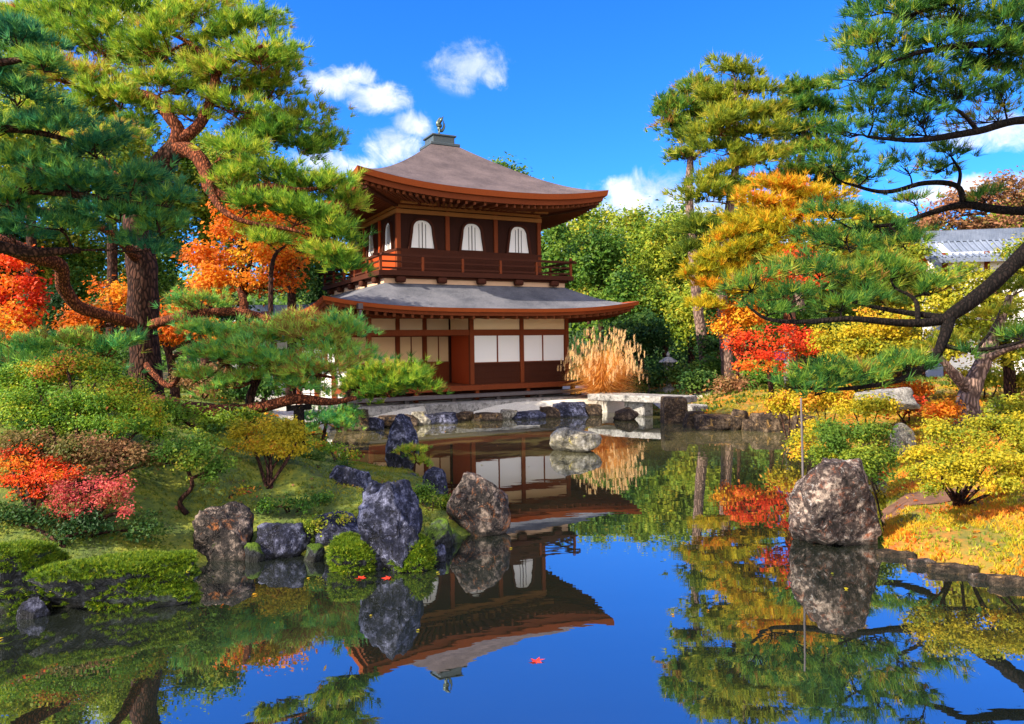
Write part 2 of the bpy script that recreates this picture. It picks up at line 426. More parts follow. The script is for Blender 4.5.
def leaf_mesh(name, P, N, size, tone, aspect=.62):
    """one folded four-corner leaf per point"""
    n = len(P); N = nrm(N + unit(n) * .75); a = nrm(np.cross(N, unit(n))); b = np.cross(N, a)
    s = size * RNG.uniform(.45, 1.35, (n, 1)); w = s * aspect
    V = np.stack([P - a * s * .5, P + b * w * .5 + N * s * .12, P + a * s * .5, P - b * w * .5 + N * s * .12], 1).reshape(-1, 3)
    tn = np.clip(tone + RNG.normal(0, .11, n), 0, 1)
    return (V, 4, tn) if name is None else mesh_np(name, V, 4, np.arange(len(V)), tn)


def blob_points(c, r, n, lo=.35, top=False):
    u = unit(n)
    if top: u[:, 2] = np.where(u[:, 2] < -.25, -u[:, 2] * .6, u[:, 2])
    rad = RNG.uniform(lo, 1, (n, 1)) ** .6
    # uneven outline
    wob = 1 + .28 * np.sin(4.3 * u[:, :1] + 2.1 * u[:, 1:2] + c[0] * 7) * np.cos(3.9 * u[:, 1:2] - 4.7 * u[:, 2:3] + c[2] * 5)
    return np.array(c)[None] + u * rad * wob * np.array(r)[None], u


def pads_px(L, kx=1.12, kz=1.4):
    """[(px, py, half width px, half height px, depth m)] -> pads [(centre, (rx, ry, rz))]"""
    out = []
    for px, py, w, h, d in L:
        out.append((at(px, py, d), (w * kx * d / FPX, max(w * .85, h) * d / FPX, h * kz * d / FPX)))
    return out


def tree_root(name, base, label, cat, group=None):
    return empty(name, base, label, cat, group)


def nearest(skel, p, zfac=1.5):
    best = None
    for q in skel:
        d = (q[0] - p.x) ** 2 + (q[1] - p.y) ** 2 + ((q[2] - p.z) * (1 if q[2] < p.z else zfac)) ** 2
        if best is None or d < best[0]: best = (d, q)
    return Vector(best[1])


def pine(name, label, base, trunk, limbs, pads, mat, barkm='bark_dark', limbm='bark_red', L=.2, needles=15, width=.012, dens=7, cat='tree', group=None, tone0=.45, twig=7, sides=10):
    """trunk/limbs: lists of (point, radius) in world space; pads: flattened needle clouds"""
    base = Vector(base); root = tree_root(name, base, label, cat, group); skel = []
    pts, rad = spline([Vector(p) - base for p, r in trunk], [r for p, r in trunk], 6)
    MB().tube(pts, rad, sides + 2, .18).build('trunk', barkm, root); skel += [tuple(p) for p in pts[len(pts) // 4:]]
    for lb in limbs:
        pts, rad = spline([Vector(p) - base for p, r in lb], [r for p, r in lb], 6)
        MB().tube(pts, rad, sides, .15).build('branch', limbm, root); skel += [tuple(p) for p in pts]
    tw = MB(); PP = []; DD = []; TT = []
    for c, r in pads:
        c = Vector(c) - base; n = max(12, int(dens * math.pi * r[0] * r[2] / (L * L) * (1.0 if r[0] < 3 else .8)))
        P, u = blob_points(c, r, n, .1, True)
        stray = RNG.random(n) < .16; P[stray] = np.array(c) + (P[stray] - np.array(c)) * RNG.uniform(1.05, 1.5, (stray.sum(), 1))
        sl = RNG.uniform(-.32, .32, 2); P[:, 2] += (P[:, 0] - c[0]) * sl[0] + (P[:, 1] - c[1]) * sl[1]
        hole = np.sin(P[:, 0] * 5.3 / (r[0] + .3) + c[2] * 3) * np.sin(P[:, 1] * 4.1 / (r[0] + .3) + c[0] * 3) < -.62; P = P[~hole]; u = u[~hole]; n = len(P)
        PP.append(P); D = u * np.array([.8, .8, .25]) + np.array([0, 0, .75]); DD.append(D)
        TT.append(np.clip(tone0 + RNG.normal(0, .13) + RNG.normal(0, .2, n), 0, 1))
        q = nearest(skel, c); e = c - Vector((0, 0, r[2] * .45)); mid = q.lerp(e, .5) + Vector((random.uniform(-.12, .12), random.uniform(-.1, .1), random.uniform(-.02, .14))) * min(1, (e - q).length)
        th = min(.05, .012 + .014 * max(r[0], .4)) * (1.4 if (e - q).length > 1.5 else 1)
        ps, rs = spline([q, mid, e], [th, th * .75, th * .5], 5); tw.tube(ps, rs, 6)
        for k in range(twig):
            tp = Vector(P[random.randrange(n)]); s0 = ps[random.randrange(5, len(ps))]
            mm = s0.lerp(tp, .5) + Vector((random.uniform(-1, 1), random.uniform(-1, 1), random.uniform(-.6, .4))) * (.12 * (tp - s0).length)
            a, b = spline([s0, mm, tp], [th * .5, th * .34, th * .15], 3); tw.tube(a, b, 4)
    me = mesh_join('crown', tw, tuft_mesh(None, np.concatenate(PP), np.concatenate(DD), L, needles, width, np.concatenate(TT)))
    link('crown', me, root, None, (limbm, mat))
    return root


def broadleaf(name, label, base, trunk, clumps, mat, size=.1, dens=2.2, barkm='bark_dark', cat='tree', group=None, tone0=.5, lo=.3, flat=False, twig=4, sub=True, mats2=None, stems=None):
    """clumps: ellipsoids split into smaller leafy tufts, joined to the trunk by limbs"""
    base = Vector(base); root = tree_root(name, base, label, cat, group); skel = []
    tm = MB()
    for tr in ([trunk] if stems is None else stems):
        pts, rad = spline([Vector(p) - base for p, r in tr], [r for p, r in tr], 5); tm.tube(pts, rad, 9, .15)
        skel += [tuple(p) for p in pts[len(pts) // 3:]]
    tm.build('trunk', barkm, root)
    tw = MB(); PP = []; NN = []; TT = []
    for c, r in clumps:
        c = Vector(c) - base; A = math.pi * r[0] * r[2]
        q = nearest(skel, c); e = c + Vector((0, 0, -r[2] * .3)); mid = q.lerp(e, .5) + Vector((0, 0, .08 * (e - q).length))
        th = max(.008, min(.09, .03 * (e - q).length + .008)); ps, rs = spline([q, mid, e], [th, th * .7, th * .35], 4); tw.tube(ps, rs, 6)
        ns = max(5, min(26, int(6 + A / (size * size) / 60))) if sub else 1
        ct = RNG.normal(0, .12)
        for k in range(ns):
            u = unit(1)[0]; u[2] = abs(u[2]) if (flat and u[2] < -.3) else u[2]
            cc = np.array(c) + u * np.array(r) * RNG.uniform(.35, .85) if sub else np.array(c)
            rr = np.array(r) * (RNG.uniform(.28, .5) if sub else 1)
            rr *= RNG.uniform(.7, 1.25, 3)
            n = max(8, int(dens * A / (size * size * .42) / ns))
            P, uu = blob_points(cc, rr, n, lo); P = P + RNG.normal(0, size * .9, P.shape); st_ = RNG.random(n) < .12; P[st_] = cc + (P[st_] - cc) * RNG.uniform(1.1, 1.7, (st_.sum(), 1)); PP.append(P); NN.append(uu * .6 + np.array([-.1, -.25, .75])); TT.append(np.full(n, tone0 + ct + RNG.normal(0, .2)))
            if k < twig: a, b = spline([e, e.lerp(Vector(cc), .5) + Vector((0, 0, .05 * r[2])), Vector(cc)], [th * .4, th * .25, th * .12], 2); tw.tube(a, b, 4)
    link('crown', mesh_join('crown', tw, leaf_mesh(None, np.concatenate(PP), np.concatenate(NN), size, np.concatenate(TT))), root, None, (barkm, mat))
    return root


def copy_tree(o, parent=None):
    c = o.copy(); COL.objects.link(c)
    if parent: c.parent = parent
    for ch in list(o.children): copy_tree(ch, c)
    return c


# ------------------------------------------------------------------ setting: ground and pond
POND = [(-4.9, 6.5), (-4.23, 6.83), (-3.69, 6.95), (-3.44, 7.6), (-3.3, 8.3), (-2.27, 8.45), (-1.86, 7.95), (-.9, 8.15), (-.75, 9.1), (-.18, 9.35),
        (-.35, 10.2), (-1.0, 11.3), (-1.55, 13.2), (-3.4, 14.9), (-4.6, 18.8), (-5.4, 22.6), (-1.04, 24.0), (2.5, 25.1), (3.9, 25.3), (4.3, 26.5), (4.4, 31), (5.4, 31), (5.2, 25), (4.75, 20.9),
        (6.2, 20.4), (7.5, 19.8), (7.4, 16), (6.4, 13), (5.3, 10.9), (4.5, 9.3), (4.0, 8.3), (4.35, 7.55), (4.75, 7.0), (5.8, 5.3), (7, 2.5), (6, .9), (-6, .9), (-7.5, 3), (-6.3, 5.4)]


def pond_dist(X, Y):
    """signed distance to the pond outline, positive on land"""
    P = np.array(POND); Q = np.roll(P, -1, 0); d2 = np.full(X.shape, 1e9); inside = np.zeros(X.shape, bool)
    for (ax, ay), (bx, by) in zip(P, Q):
        ex, ey = bx - ax, by - ay; t = np.clip(((X - ax) * ex + (Y - ay) * ey) / (ex * ex + ey * ey), 0, 1)
        d2 = np.minimum(d2, (X - ax - t * ex) ** 2 + (Y - ay - t * ey) ** 2)
        cond = (ay > Y) != (by > Y); xx = ax + (Y - ay) / (by - ay + 1e-12) * ex; inside ^= cond & (X < xx)
    return np.where(inside, -1, 1) * np.sqrt(d2)


def sstep(x, a, b): t = np.clip((x - a) / (b - a), 0, 1); return t * t * (3 - 2 * t)


def gauss(X, Y, x, y, sx, sy): return np.exp(-((X - x) / sx) ** 2 - ((Y - y) / sy) ** 2)


TH = R(27.8); PX, PY = -2.668, 29.127


def local_xy(X, Y):
    c, s = math.cos(TH), math.sin(TH); return (X - PX) * c + (Y - PY) * s, -(X - PX) * s + (Y - PY) * c


def height(X, Y):
    d = pond_dist(X, Y)
    z = np.where(d < 0, np.maximum(d * .8, -.6) - .05, .03 + .15 * sstep(d, 0, .35) + .22 * sstep(d, .3, 2.5))
    land = sstep(d, .1, 2.2)
    z += land * (.75 * gauss(X, Y, -7.5, 14, 4.5, 6) + .45 * gauss(X, Y, -6.3, 9.2, 2.4, 2.2) + .35 * gauss(X, Y, 9, 9, 4, 5) + .5 * gauss(X, Y, 14, 24, 8, 9) + .8 * gauss(X, Y, -18, 24, 9, 12))
    lx, ly = local_xy(X, Y); flat = sstep(-np.maximum(np.abs(lx) - 7, np.abs(ly) - 6.5), -.8, .6) * sstep(d, .0, .5)
    z = z * (1 - flat) + .42 * flat
    z += land * (1 - flat) * .05 * (np.sin(X * 2.1 + 1) * np.cos(Y * 1.7) + .6 * np.sin(X * 4.7 + Y * 3.9) + .5 * np.sin(X * 7.3 - Y * 2.1 + 1.7 * np.sin(Y * 1.3)) * np.cos(Y * 6.1 + 1.3 * np.sin(X * 2.3)))
    r = np.sqrt(X ** 2 + (Y - 20) ** 2); z += 2.2 * sstep(r, 35, 90)
    return z


def hgt(x, y): return float(height(np.array([float(x)]), np.array([float(y)]))[0])


def axis(lo, hi, step, far):
    a = list(np.arange(lo, hi + 1e-6, step)); g = step
    while a[-1] < far: g *= 1.22; a.append(a[-1] + g)
    g = step
    while a[0] > -far: g *= 1.22; a.insert(0, a[0] - g)
    return np.array(a)


gx, gy = axis(-14, 16, .16, 600), axis(0, 34, .16, 600)
XX, YY = np.meshgrid(gx, gy); ZZ = height(XX, YY); nx, ny = len(gx), len(gy)
ii = (np.arange(ny - 1)[:, None] * nx + np.arange(nx - 1)[None]).ravel()
me = mesh_np('ground', np.stack([XX, YY, ZZ], -1).reshape(-1, 3), 4, np.stack([ii, ii + 1, ii + nx + 1, ii + nx], 1), smooth=True)
lx, ly = local_xy(XX, YY); near = sstep(-np.sqrt((XX) ** 2 + (YY - 14) ** 2), -26, -18)
zr = near; zg = sstep(XX - .12 * (YY - 8), 2.6, 3.4) * near; zb = sstep(-np.maximum(np.abs(lx) - 7.3, np.abs(ly) - 6.8), -.5, .3)
pth = sstep(-np.abs(YY - (10.6 + .15 * (XX - 6))), -.55, -.3) * sstep(XX, 5.0, 5.6) * 0
ca = me.color_attributes.new('zone', 'FLOAT_COLOR', 'POINT')
ca.data.foreach_set('color', np.stack([zr, zg, zb, np.ones_like(zr)], -1).reshape(-1).astype(np.float32))
tag(link('ground', me, None, None, ('ground',)), None, None, kind='structure')

wx = MB(); wx.add([(-9, .2, 0), (9.5, .2, 0), (9.5, 33, 0), (-9, 33, 0)], [(0, 1, 2, 3)])
tag(wx.build('pond_water', 'pond_water'), None, None, kind='structure')

# ------------------------------------------------------------------ the pavilion (local x along the front, y to the back, z above the water)
pav = empty('pavilion', (PX, PY, 0), 'two storey wooden temple pavilion with a bronze bird on its pyramid roof', 'pavilion', rz=TH)
UW, UD = 2.773, 2.858          # upper walls
X0, X1, YF, YB = -4.68, 3.51, -3.52, 3.5   # lower walls
YR = -1.75; XR = -.37          # recessed part of the front


def part(mb, name, mat, parent=pav, label=None, bevel=0):
    o = mb.build(name, mat, parent, bevel=bevel)
    if label: o['label'] = label
    return o


B = lambda a, b: MB().box(a, b)


def roof_shell(outer, inner, z0, prof, up, upow, rpow, thick, ns=28, nr=14):
    """hipped roof with upturned corners; outer/inner = (x0,x1,y0,y1). Returns top mesh, eave edge curve (list of points per side)"""
    mb = MB(); edges = []
    cor = lambda b: [Vector((b[0], b[2])), Vector((b[1], b[2])), Vector((b[1], b[3])), Vector((b[0], b[3]))]
    co, ci = cor(outer), cor(inner)
    for k in range(4):
        a0, a1, b0, b1 = ci[k], ci[(k + 1) % 4], co[k], co[(k + 1) % 4]; V = []; ed = []
        for i in range(nr + 1):
            t = i / nr
            for j in range(ns + 1):
                s = j / ns * 2 - 1; s = math.copysign(abs(s) ** .8, s)
                p = (a0.lerp(a1, (s + 1) / 2)).lerp(b0.lerp(b1, (s + 1) / 2), t); z = prof(t) + up * abs(s) ** upow * t ** rpow
                V.append((p.x, p.y, z))
                if i == nr: ed.append(Vector((p.x, p.y, z)))
        mb.add(V, [(i * (ns + 1) + j, (i + 1) * (ns + 1) + j, (i + 1) * (ns + 1) + j + 1, i * (ns + 1) + j + 1) for i in range(nr) for j in range(ns)], True)
        edges.append(ed)
    return mb, edges


def eave_band(edges, cx, cy, inset0, inset1, dz0, dz1):
    """board following the eave edge, from dz0 to dz1 below it, moved inwards; closed section"""
    mb = MB()
    for ed in edges:
        V = []
        for p in ed:
            def off(i, dz):
                return (p.x - math.copysign(min(i, abs(p.x - cx)), p.x - cx) * (1 if abs(abs(p.x - cx) - max(abs(q.x - cx) for q in ed)) < 1e9 else 0), p.y, p.z + dz)
            ax = abs(ed[0].y - ed[-1].y) < 1e-6      # side runs along x
            n = Vector((0, math.copysign(1, cy - p.y), 0)) if ax else Vector((math.copysign(1, cx - p.x), 0, 0))
            hw = max(abs(q.x - cx) if ax else abs(q.y - cy) for q in ed)
            al = (p.x - cx) if ax else (p.y - cy)
            def pt(i, dz):
                sc = (hw - i) / hw; q = Vector((cx + al * sc, p.y, p.z + dz)) if ax else Vector((p.x, cy + al * sc, p.z + dz))
                return q + n * i
            V += [pt(inset0, dz0), pt(inset1, dz1), pt(inset1 + .35, dz1 + .02), pt(inset0 + .3, dz0 - .005)]
        m = len(ed)
        mb.add(V, [(i * 4 + k, (i + 1) * 4 + k, (i + 1) * 4 + (k + 1) % 4, i * 4 + (k + 1) % 4) for i in range(m - 1) for k in range(4)], False)
    return mb


def soffit(edges, cx, cy, inset, dz, wall, zw, n):
    """underside with rafters from the eave board back to the wall plate"""
    mb = MB(); rf = MB()
    for k, ed in enumerate(edges):
        ax = abs(ed[0].y - ed[-1].y) < 1e-6; V = []; nn = len(ed) - 1
        hw = max(abs(q.x - cx) if ax else abs(q.y - cy) for q in ed)
        def low(p):
            al = ((p.x - cx) if ax else (p.y - cy)) * (hw - inset) / hw
            return Vector((cx + al, p.y + math.copysign(inset, cy - p.y), p.z + dz)) if ax else Vector((p.x + math.copysign(inset, cx - p.x), cy + al, p.z + dz))
        def hi(s):
            wx, wy = (wall[1] - wall[0]) / 2, (wall[3] - wall[2]) / 2; mx, my = (wall[0] + wall[1]) / 2, (wall[2] + wall[3]) / 2
            sg = [(0, -1), (1, 0), (0, 1), (-1, 0)][k]
            return Vector((mx + s * wx * (1 if k == 0 else -1), my + sg[1] * wy, zw)) if ax else Vector((mx + sg[0] * wx, my + s * wy * (1 if k == 1 else -1), zw))
        ss = [((p.x - cx) if ax else (p.y - cy)) / hw * (1 if k in (0, 1) else -1) for p in ed]
        for p, s in zip(ed, ss): V += [low(p), hi(s)]
        mb.add(V, [(2 * i, 2 * i + 1, 2 * i + 3, 2 * i + 2) for i in range(nn)], True)
        for i in range(n):
            f = (i + .5) / n * nn; a = int(f); fr = f - a; p = ed[a].lerp(ed[a + 1], fr); s = ss[a] * (1 - fr) + ss[a + 1] * fr
            q0 = low(p) + Vector((0, 0, -.06)); q1 = hi(s) + Vector((0, 0, -.06))
            rf.bar(q0, q1, .085, .10)
    return mb, rf


# --- foundation, floor, lower storey
part(B((X0 - .9, YF - 1.05, .16), (X1 + .9, YB + .6, .46)), 'foundation', 'stone_slab')
part(B((X0 + .15, YF + .25, .46), (X1 - .15, YB, .80)), 'underfloor_shade', 'wood_dark')  # dark solid block standing for the shade under the floor
part(B((X0 - .1, YF - .42, .78), (X1 + .3, YB + .1, .95)), 'veranda', 'wood_brown', label='dark red veranda floor edge facing the pond')
part(B((X0 - .2, YF - .86, .58), (X1 + .2, YF - .44, .68)), 'veranda_step', 'wood_grey')
for x in np.linspace(X0, X1 - .1, 6):
    part(B((x, YF - .72, .46), (x + .13, YF - .58, .58)), 'step_post', 'wood_grey')
for x in (X0 + .02, -2.6, XR - .06, 1.53, X1 - .12): part(B((x, YF - .36, .46), (x + .13, YF - .22, .78)), 'veranda_post', 'wood_brown')


def column(x, y, z0, z1, w=.15, mat='wood_brown', name='column'): return part(B((x - w / 2, y - w / 2, z0), (x + w / 2, y + w / 2, z1)), name, mat, bevel=.012)


for x in (X0 + .08, X0 + .72, XR, 1.57, X1 - .08): column(x, YF + .08, .95, 3.24)
for y in (-.6, 1.4, YB - .08):
    column(X0 + .08, y, .95, 3.24); column(X1 - .08, y, .95, 3.24)
# body behind the panels
part(MB().box((XR, YF + .2, .95), (X1 - .12, YB - .1, 3.3)).box((X0 + .2, YR + .1, .95), (XR - .002, YB - .102, 3.3)), 'lower_wall', 'wood_dark')
for a, b, y, d in ((XR, X1, YF, 0), (X0, XR, YF, 1)):
    part(B((a + .076, y + .02, 2.63), (b - .09, y + .15, 2.82)), 'lintel_beam', 'wood_brown')
    part(B((a + .076, y + .03, 3.2), (b - .09, y + .16, 3.32)), 'wall_plate', 'wood_brown')
part(B((X0 + .1, YR - .03, 2.632), (XR - .08, YR + .12, 2.818)), 'lintel_beam', 'wood_brown')
part(B((XR - .065, YF + .16, 2.634), (XR + .065, YR - .032, 2.816)), 'lintel_beam', 'wood_brown')
# friezes
for a, b in ((XR + .076, 1.495), (1.645, X1 - .156)): part(B((a, YF + .06, 2.822), (b, YF + .12, 3.198)), 'frieze_panel', 'ochre_plaster')
rp = [X0 + .16, -3.55, -2.42, -1.42, XR - .12]
for a, b in zip([X0 + .16, -2.33, -1.33], [-2.47, -1.47, XR - .10]): part(B((a, YR + .02, 2.822), (b, YR + .08, 3.25)), 'frieze_panel', 'ochre_plaster')
part(B((XR - .05, YF + .17, 2.82), (XR + .0, YR - .04, 3.25)), 'frieze_panel', 'ochre_plaster')
for x in (-2.40, -1.40 + .0): part(B((x - .07, YR - .04, .95), (x + .07, YR + .1, 3.27)), 'wall_post', 'wood_brown')
# right: four white paper screens over dark boards
for i in range(4):
    a = XR + .085 + i * (X1 - XR - .25) / 4; b = a + (X1 - XR - .25) / 4
    sc = part(B((a + .025, YF + .075, 1.70), (b - .025, YF + .095, 2.61)), 'paper_screen', 'paper')
    f = MB().box((a + .002, YF + .06, 1.672), (b - .002, YF + .112, 1.70)).box((a + .002, YF + .06, 2.61), (b - .002, YF + .112, 2.628)).box((a + .002, YF + .06, 1.70), (a + .025, YF + .112, 2.61)).box((b - .025, YF + .06, 1.70), (b - .002, YF + .112, 2.61))
    part(f, 'screen_frame', 'wood_brown', sc)
wb = MB().box((XR + .08, YF + .07, .955), (X1 - .16, YF + .12, 1.60)).box((XR + .078, YF + .03, 1.60), (X1 - .158, YF + .135, 1.668))
for z in (1.15, 1.36): wb.box((XR + .079, YF + .05, z), (X1 - .159, YF + .069, z + .035))
part(wb, 'board_wainscot', 'wood_dark')
# left recess: tan screens, boards and the door panel, its red bounce light put into the colour
for a, b in ((X0 + .2, -3.45), (-3.45, -2.47), (-2.33, -1.9), (-1.9, -1.47), (-1.33, -.87), (-.87, XR - .1)):
    sc = part(B((a + .02, YR + .03, 1.70), (b - .02, YR + .05, 2.628)), 'tan_screen', 'tan_screen')
    part(MB().box((a + .001, YR + .015, 1.722), (a + .02, YR + .065, 2.61)).box((b - .02, YR + .015, 1.722), (b - .001, YR + .065, 2.61)).box((a + .001, YR + .015, 1.702), (b - .001, YR + .065, 1.722)).box((a + .001, YR + .015, 2.61), (b - .001, YR + .065, 2.628)), 'screen_frame', 'wood_brown', sc)
part(MB().box((X0 + .2, YR + .04, .955), (XR - .1, YR + .09, 1.63)).box((X0 + .198, YR + .0, 1.63), (XR - .098, YR + .092, 1.70)), 'board_wainscot', 'wood_brown')
part(B((XR - .03, YF + .17, .955), (XR + .02, YR - .04, 2.63)), 'door', 'wood_red', label='wooden door panel with red light put into its colour at the side of the recess')
# other sides, plainly panelled
for y0, y1 in ((YR + .2, .5), (.65, 2.0), (2.15, YB - .2)):
    part(B((X0 + .1, y0, 1.70), (X0 + .14, y1, 2.62)), 'paper_screen', 'paper'); part(B((X1 - .14, y0, 1.70), (X1 - .1, y1, 2.62)), 'paper_screen', 'paper')

# --- lower roof
LO = (-5.86, 5.38, -5.25, 4.95); LI = (-3.42, 3.42, -3.42, 3.42); lcx, lcy = -.24, -.15
prof_l = lambda t: 4.34 - 1.06 * t + .18 * t * t
mb, ed = roof_shell(LO, LI, 4.34, prof_l, .315, 3.2, 4, .2)
lr = part(mb, 'lower_roof', 'shingle_grey')
part(eave_band(ed, lcx, lcy, .0, .02, -.004, -.125), 'eave_edge', 'eave_board', lr); part(eave_band(ed, lcx, lcy, .10, .13, -.13, -.235), 'eave_board', 'wood_brown', lr)
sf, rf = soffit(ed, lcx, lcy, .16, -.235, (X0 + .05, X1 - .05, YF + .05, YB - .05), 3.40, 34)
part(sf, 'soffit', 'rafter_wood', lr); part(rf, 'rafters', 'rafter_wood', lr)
gb = MB().box((-4.86, -5.4, 3.40), (-4.72, -5.2, 3.56)).bar((-4.79, -5.36, 3.36), (-4.79, -5.42, 3.05), .07, .07); part(gb, 'gutter_hook', 'wood_grey', lr)

# --- band under the balcony, balcony
part(MB().box((-3.42, -3.42, 4.2), (3.42, 3.42, 4.50)), 'plaster_band', 'pink_plaster')
bal = part(MB().box((-3.66, -3.66, 4.58), (3.66, 3.66, 4.74)).box((-3.5, -3.5, 4.502), (3.5, 3.5, 4.578)), 'balcony', 'wood_dark')
for k in range(5):
    for sx, sy in ((0, -1), (-1, 0), (1, 0)):
        q = -2.9 + k * 1.45; q = q if k < 4 else 2.9
        if sx == 0: a, b = (q - .17, -3.64, 4.36), (q + .17, -3.43, 4.57)
        else: a, b = ((-3.64 if sx < 0 else 3.43), q - .17, 4.36), ((-3.43 if sx < 0 else 3.64), q + .17, 4.57)
        part(B(a, b), 'balcony_bracket', 'wood_dark', bal, bevel=.06)
r_ = MB(); e = 3.58
for z, w, ov in ((5.24, .075, .22), (5.03, .055, .0), (4.82, .06, .0)):
    for k in range(4):
        c = [(-e, -e), (e, -e), (e, e), (-e, e)]; a, b = Vector((*c[k], z)), Vector((*c[(k + 1) % 4], z)); d = (b - a).normalized()
        sh = .004 * (k % 2)
        r_.bar(a - d * (ov + .03) + Vector((0, 0, sh)), b + d * (ov + .03) + Vector((0, 0, sh)), w, w)
part(r_, 'railing', 'wood_dark', bal)
for x in np.linspace(-e, e, 6):
    for y in (-e, e): part(B((x - .04, y - .04, 4.741), (x + .04, y + .04, 5.20 if abs(x) < e - .1 else 5.40)), 'railing_post', 'wood_brown', bal)
for y in np.linspace(-e, e, 6)[1:-1]:
    for x in (-e, e): part(B((x - .04, y - .04, 4.741), (x + .04, y + .04, 5.20)), 'railing_post', 'wood_brown', bal)

# --- upper storey
part(B((-UW + .06, -UD + .06, 4.74), (UW - .06, UD - .06, 7.2)), 'upper_wall', 'wood_black')
for x in (-UW + .07, -.93, .93, UW - .07):
    for y in (-UD + .07, UD - .07): column(x, y, 4.742, 7.02, .15, 'wood_brown', 'upper_column')
for y in (-.95, .95):
    for x in (-UW + .07, UW - .07): column(x, y, 4.742, 7.02, .15, 'wood_red', 'upper_column')  # side columns get the sunlit red in their colour too
for z0, z1, mt in ((6.74, 6.88, 'wood_warm'), (6.92, 7.04, 'wood_warm'), (5.48, 5.56, 'wood_dark'), (4.745, 4.9, 'wood_dark')):
    bm_ = MB(); q = .025
    bm_.box((-UW - q, -UD - q, z0), (UW + q, -UD + .04, z1)).box((-UW - q, UD - .04, z0), (UW + q, UD + q, z1)).box((-UW - q, -UD + .041, z0), (-UW + .04, UD - .041, z1)).box((UW - .04, -UD + .041, z0), (UW + q, UD - .041, z1))
    part(bm_, 'wall_beam', mt)


def bell(w, h, n=10):
    """outline of a bell-shaped temple window, base at 0"""
    L = []
    for i in range(n + 1):
        a = i / n * math.pi / 2; L.append((w * .40 * math.cos(a) ** .85 if i < n else 0, h * .66 + h * .34 * math.sin(a)))
    right = [(w * .5, 0), (w * .47, h * .2), (w * .42, h * .5)] + L
    return right + [(-x, z) for x, z in reversed(right[:-1])]


def bell_window(cx, fy, z, side):
    """side: 'front' or 'left'"""
    w, h = .86, .95
    def to(x, z_, d): return (cx + x, -UD - d, z + z_) if side == 'front' else ((-UW - d, cx - x, z + z_) if side == 'left' else (UW + d, cx + x, z + z_))
    O = bell(w * 1.22, h * 1.10); I = bell(w, h); m = len(I)
    fr = MB(); V = [to(x, zz - .04, .03) for x, zz in O] + [to(x, zz, .03) for x, zz in I] + [to(x, zz - .04, -.08) for x, zz in O] + [to(x, zz, -.08) for x, zz in I]
    F = []
    for i in range(m):
        j = (i + 1) % m; F += [(i, j, m + j, m + i), (m + i, m + j, 3 * m + j, 3 * m + i), (i, 2 * m + i, 2 * m + j, j)]
    wn = part(fr.add(V, F), 'window', 'wood_dark')
    pn = MB().add([to(x * .99, zz * .99 + .003, -.045) for x, zz in I], [tuple(range(m))]); part(pn, 'paper_pane', 'paper', wn)
    bars = MB()
    for x in (-.12, .0, .12):
        zt = h * .92 if x == 0 else h * .86
        a, b = to(x - .008 - (.006 if x == 0 else 0), .01, -.04), to(x + .008 + (.006 if x == 0 else 0), zt, -.025); bars.box(tuple(map(min, a, b)), tuple(map(max, a, b)))
    part(bars, 'lattice', 'wood_grey', wn)


# the wall boards stop at the window openings: a recess box carries each window
for cx in (-1.85, 0, 1.85):
    bell_window(cx, 0, 5.60, 'front')
for cy in (-1.9, 0, 1.9): bell_window(cy, 0, 5.60, 'left'); bell_window(cy, 0, 5.60, 'right')
for side in (-1, 1):
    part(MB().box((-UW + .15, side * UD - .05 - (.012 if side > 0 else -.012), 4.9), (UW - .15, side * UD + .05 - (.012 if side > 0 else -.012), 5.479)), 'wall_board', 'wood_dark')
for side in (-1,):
    part(MB().box((-UW - .012, -UD + .15, 4.9), (-UW + .05, UD - .15, 5.479)), 'wall_board', 'wood_red', label='boards of the left wall with sunlight put into their red colour')  # warm sun on this side put into the board colour

# --- upper roof
RU = 4.593; UO = (-RU, RU, -RU, RU); UI = (-.42, .42, -.42, .42)
prof_u = lambda t: (lambda r: 10.25 - 3.6 * r + .74 * r * r)(.09 + .91 * t)
mb, ed = roof_shell(UO, UI, 10, prof_u, .385, 2.6, 5, .2, 36, 18)
ur = part(mb, 'upper_roof', 'shingle_brown')
part(eave_band(ed, 0, 0, .0, .03, -.004, -.19), 'eave_edge', 'eave_board', ur); part(eave_band(ed, 0, 0, .12, .16, -.195, -.37), 'eave_board', 'wood_brown', ur)
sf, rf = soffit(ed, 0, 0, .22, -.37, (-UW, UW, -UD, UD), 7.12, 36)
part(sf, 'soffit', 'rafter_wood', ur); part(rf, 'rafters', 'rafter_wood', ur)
for k in range(8):   # bracket arms under the eaves
    x = -2.5 + k * 5 / 7
    part(MB().box((x - .28, -UD - .55, 6.99), (x + .28, -UD - .42, 7.07)), 'eave_bracket', 'wood_warm')
# hip corner beams
for sx in (-1, 1):
    for sy in (-1, 1):
        part(MB().bar((sx * UW, sy * UD, 7.02), (sx * (RU - .32), sy * (RU - .32), 7.26), .14, .16), 'corner_beam', 'wood_dark', ur)
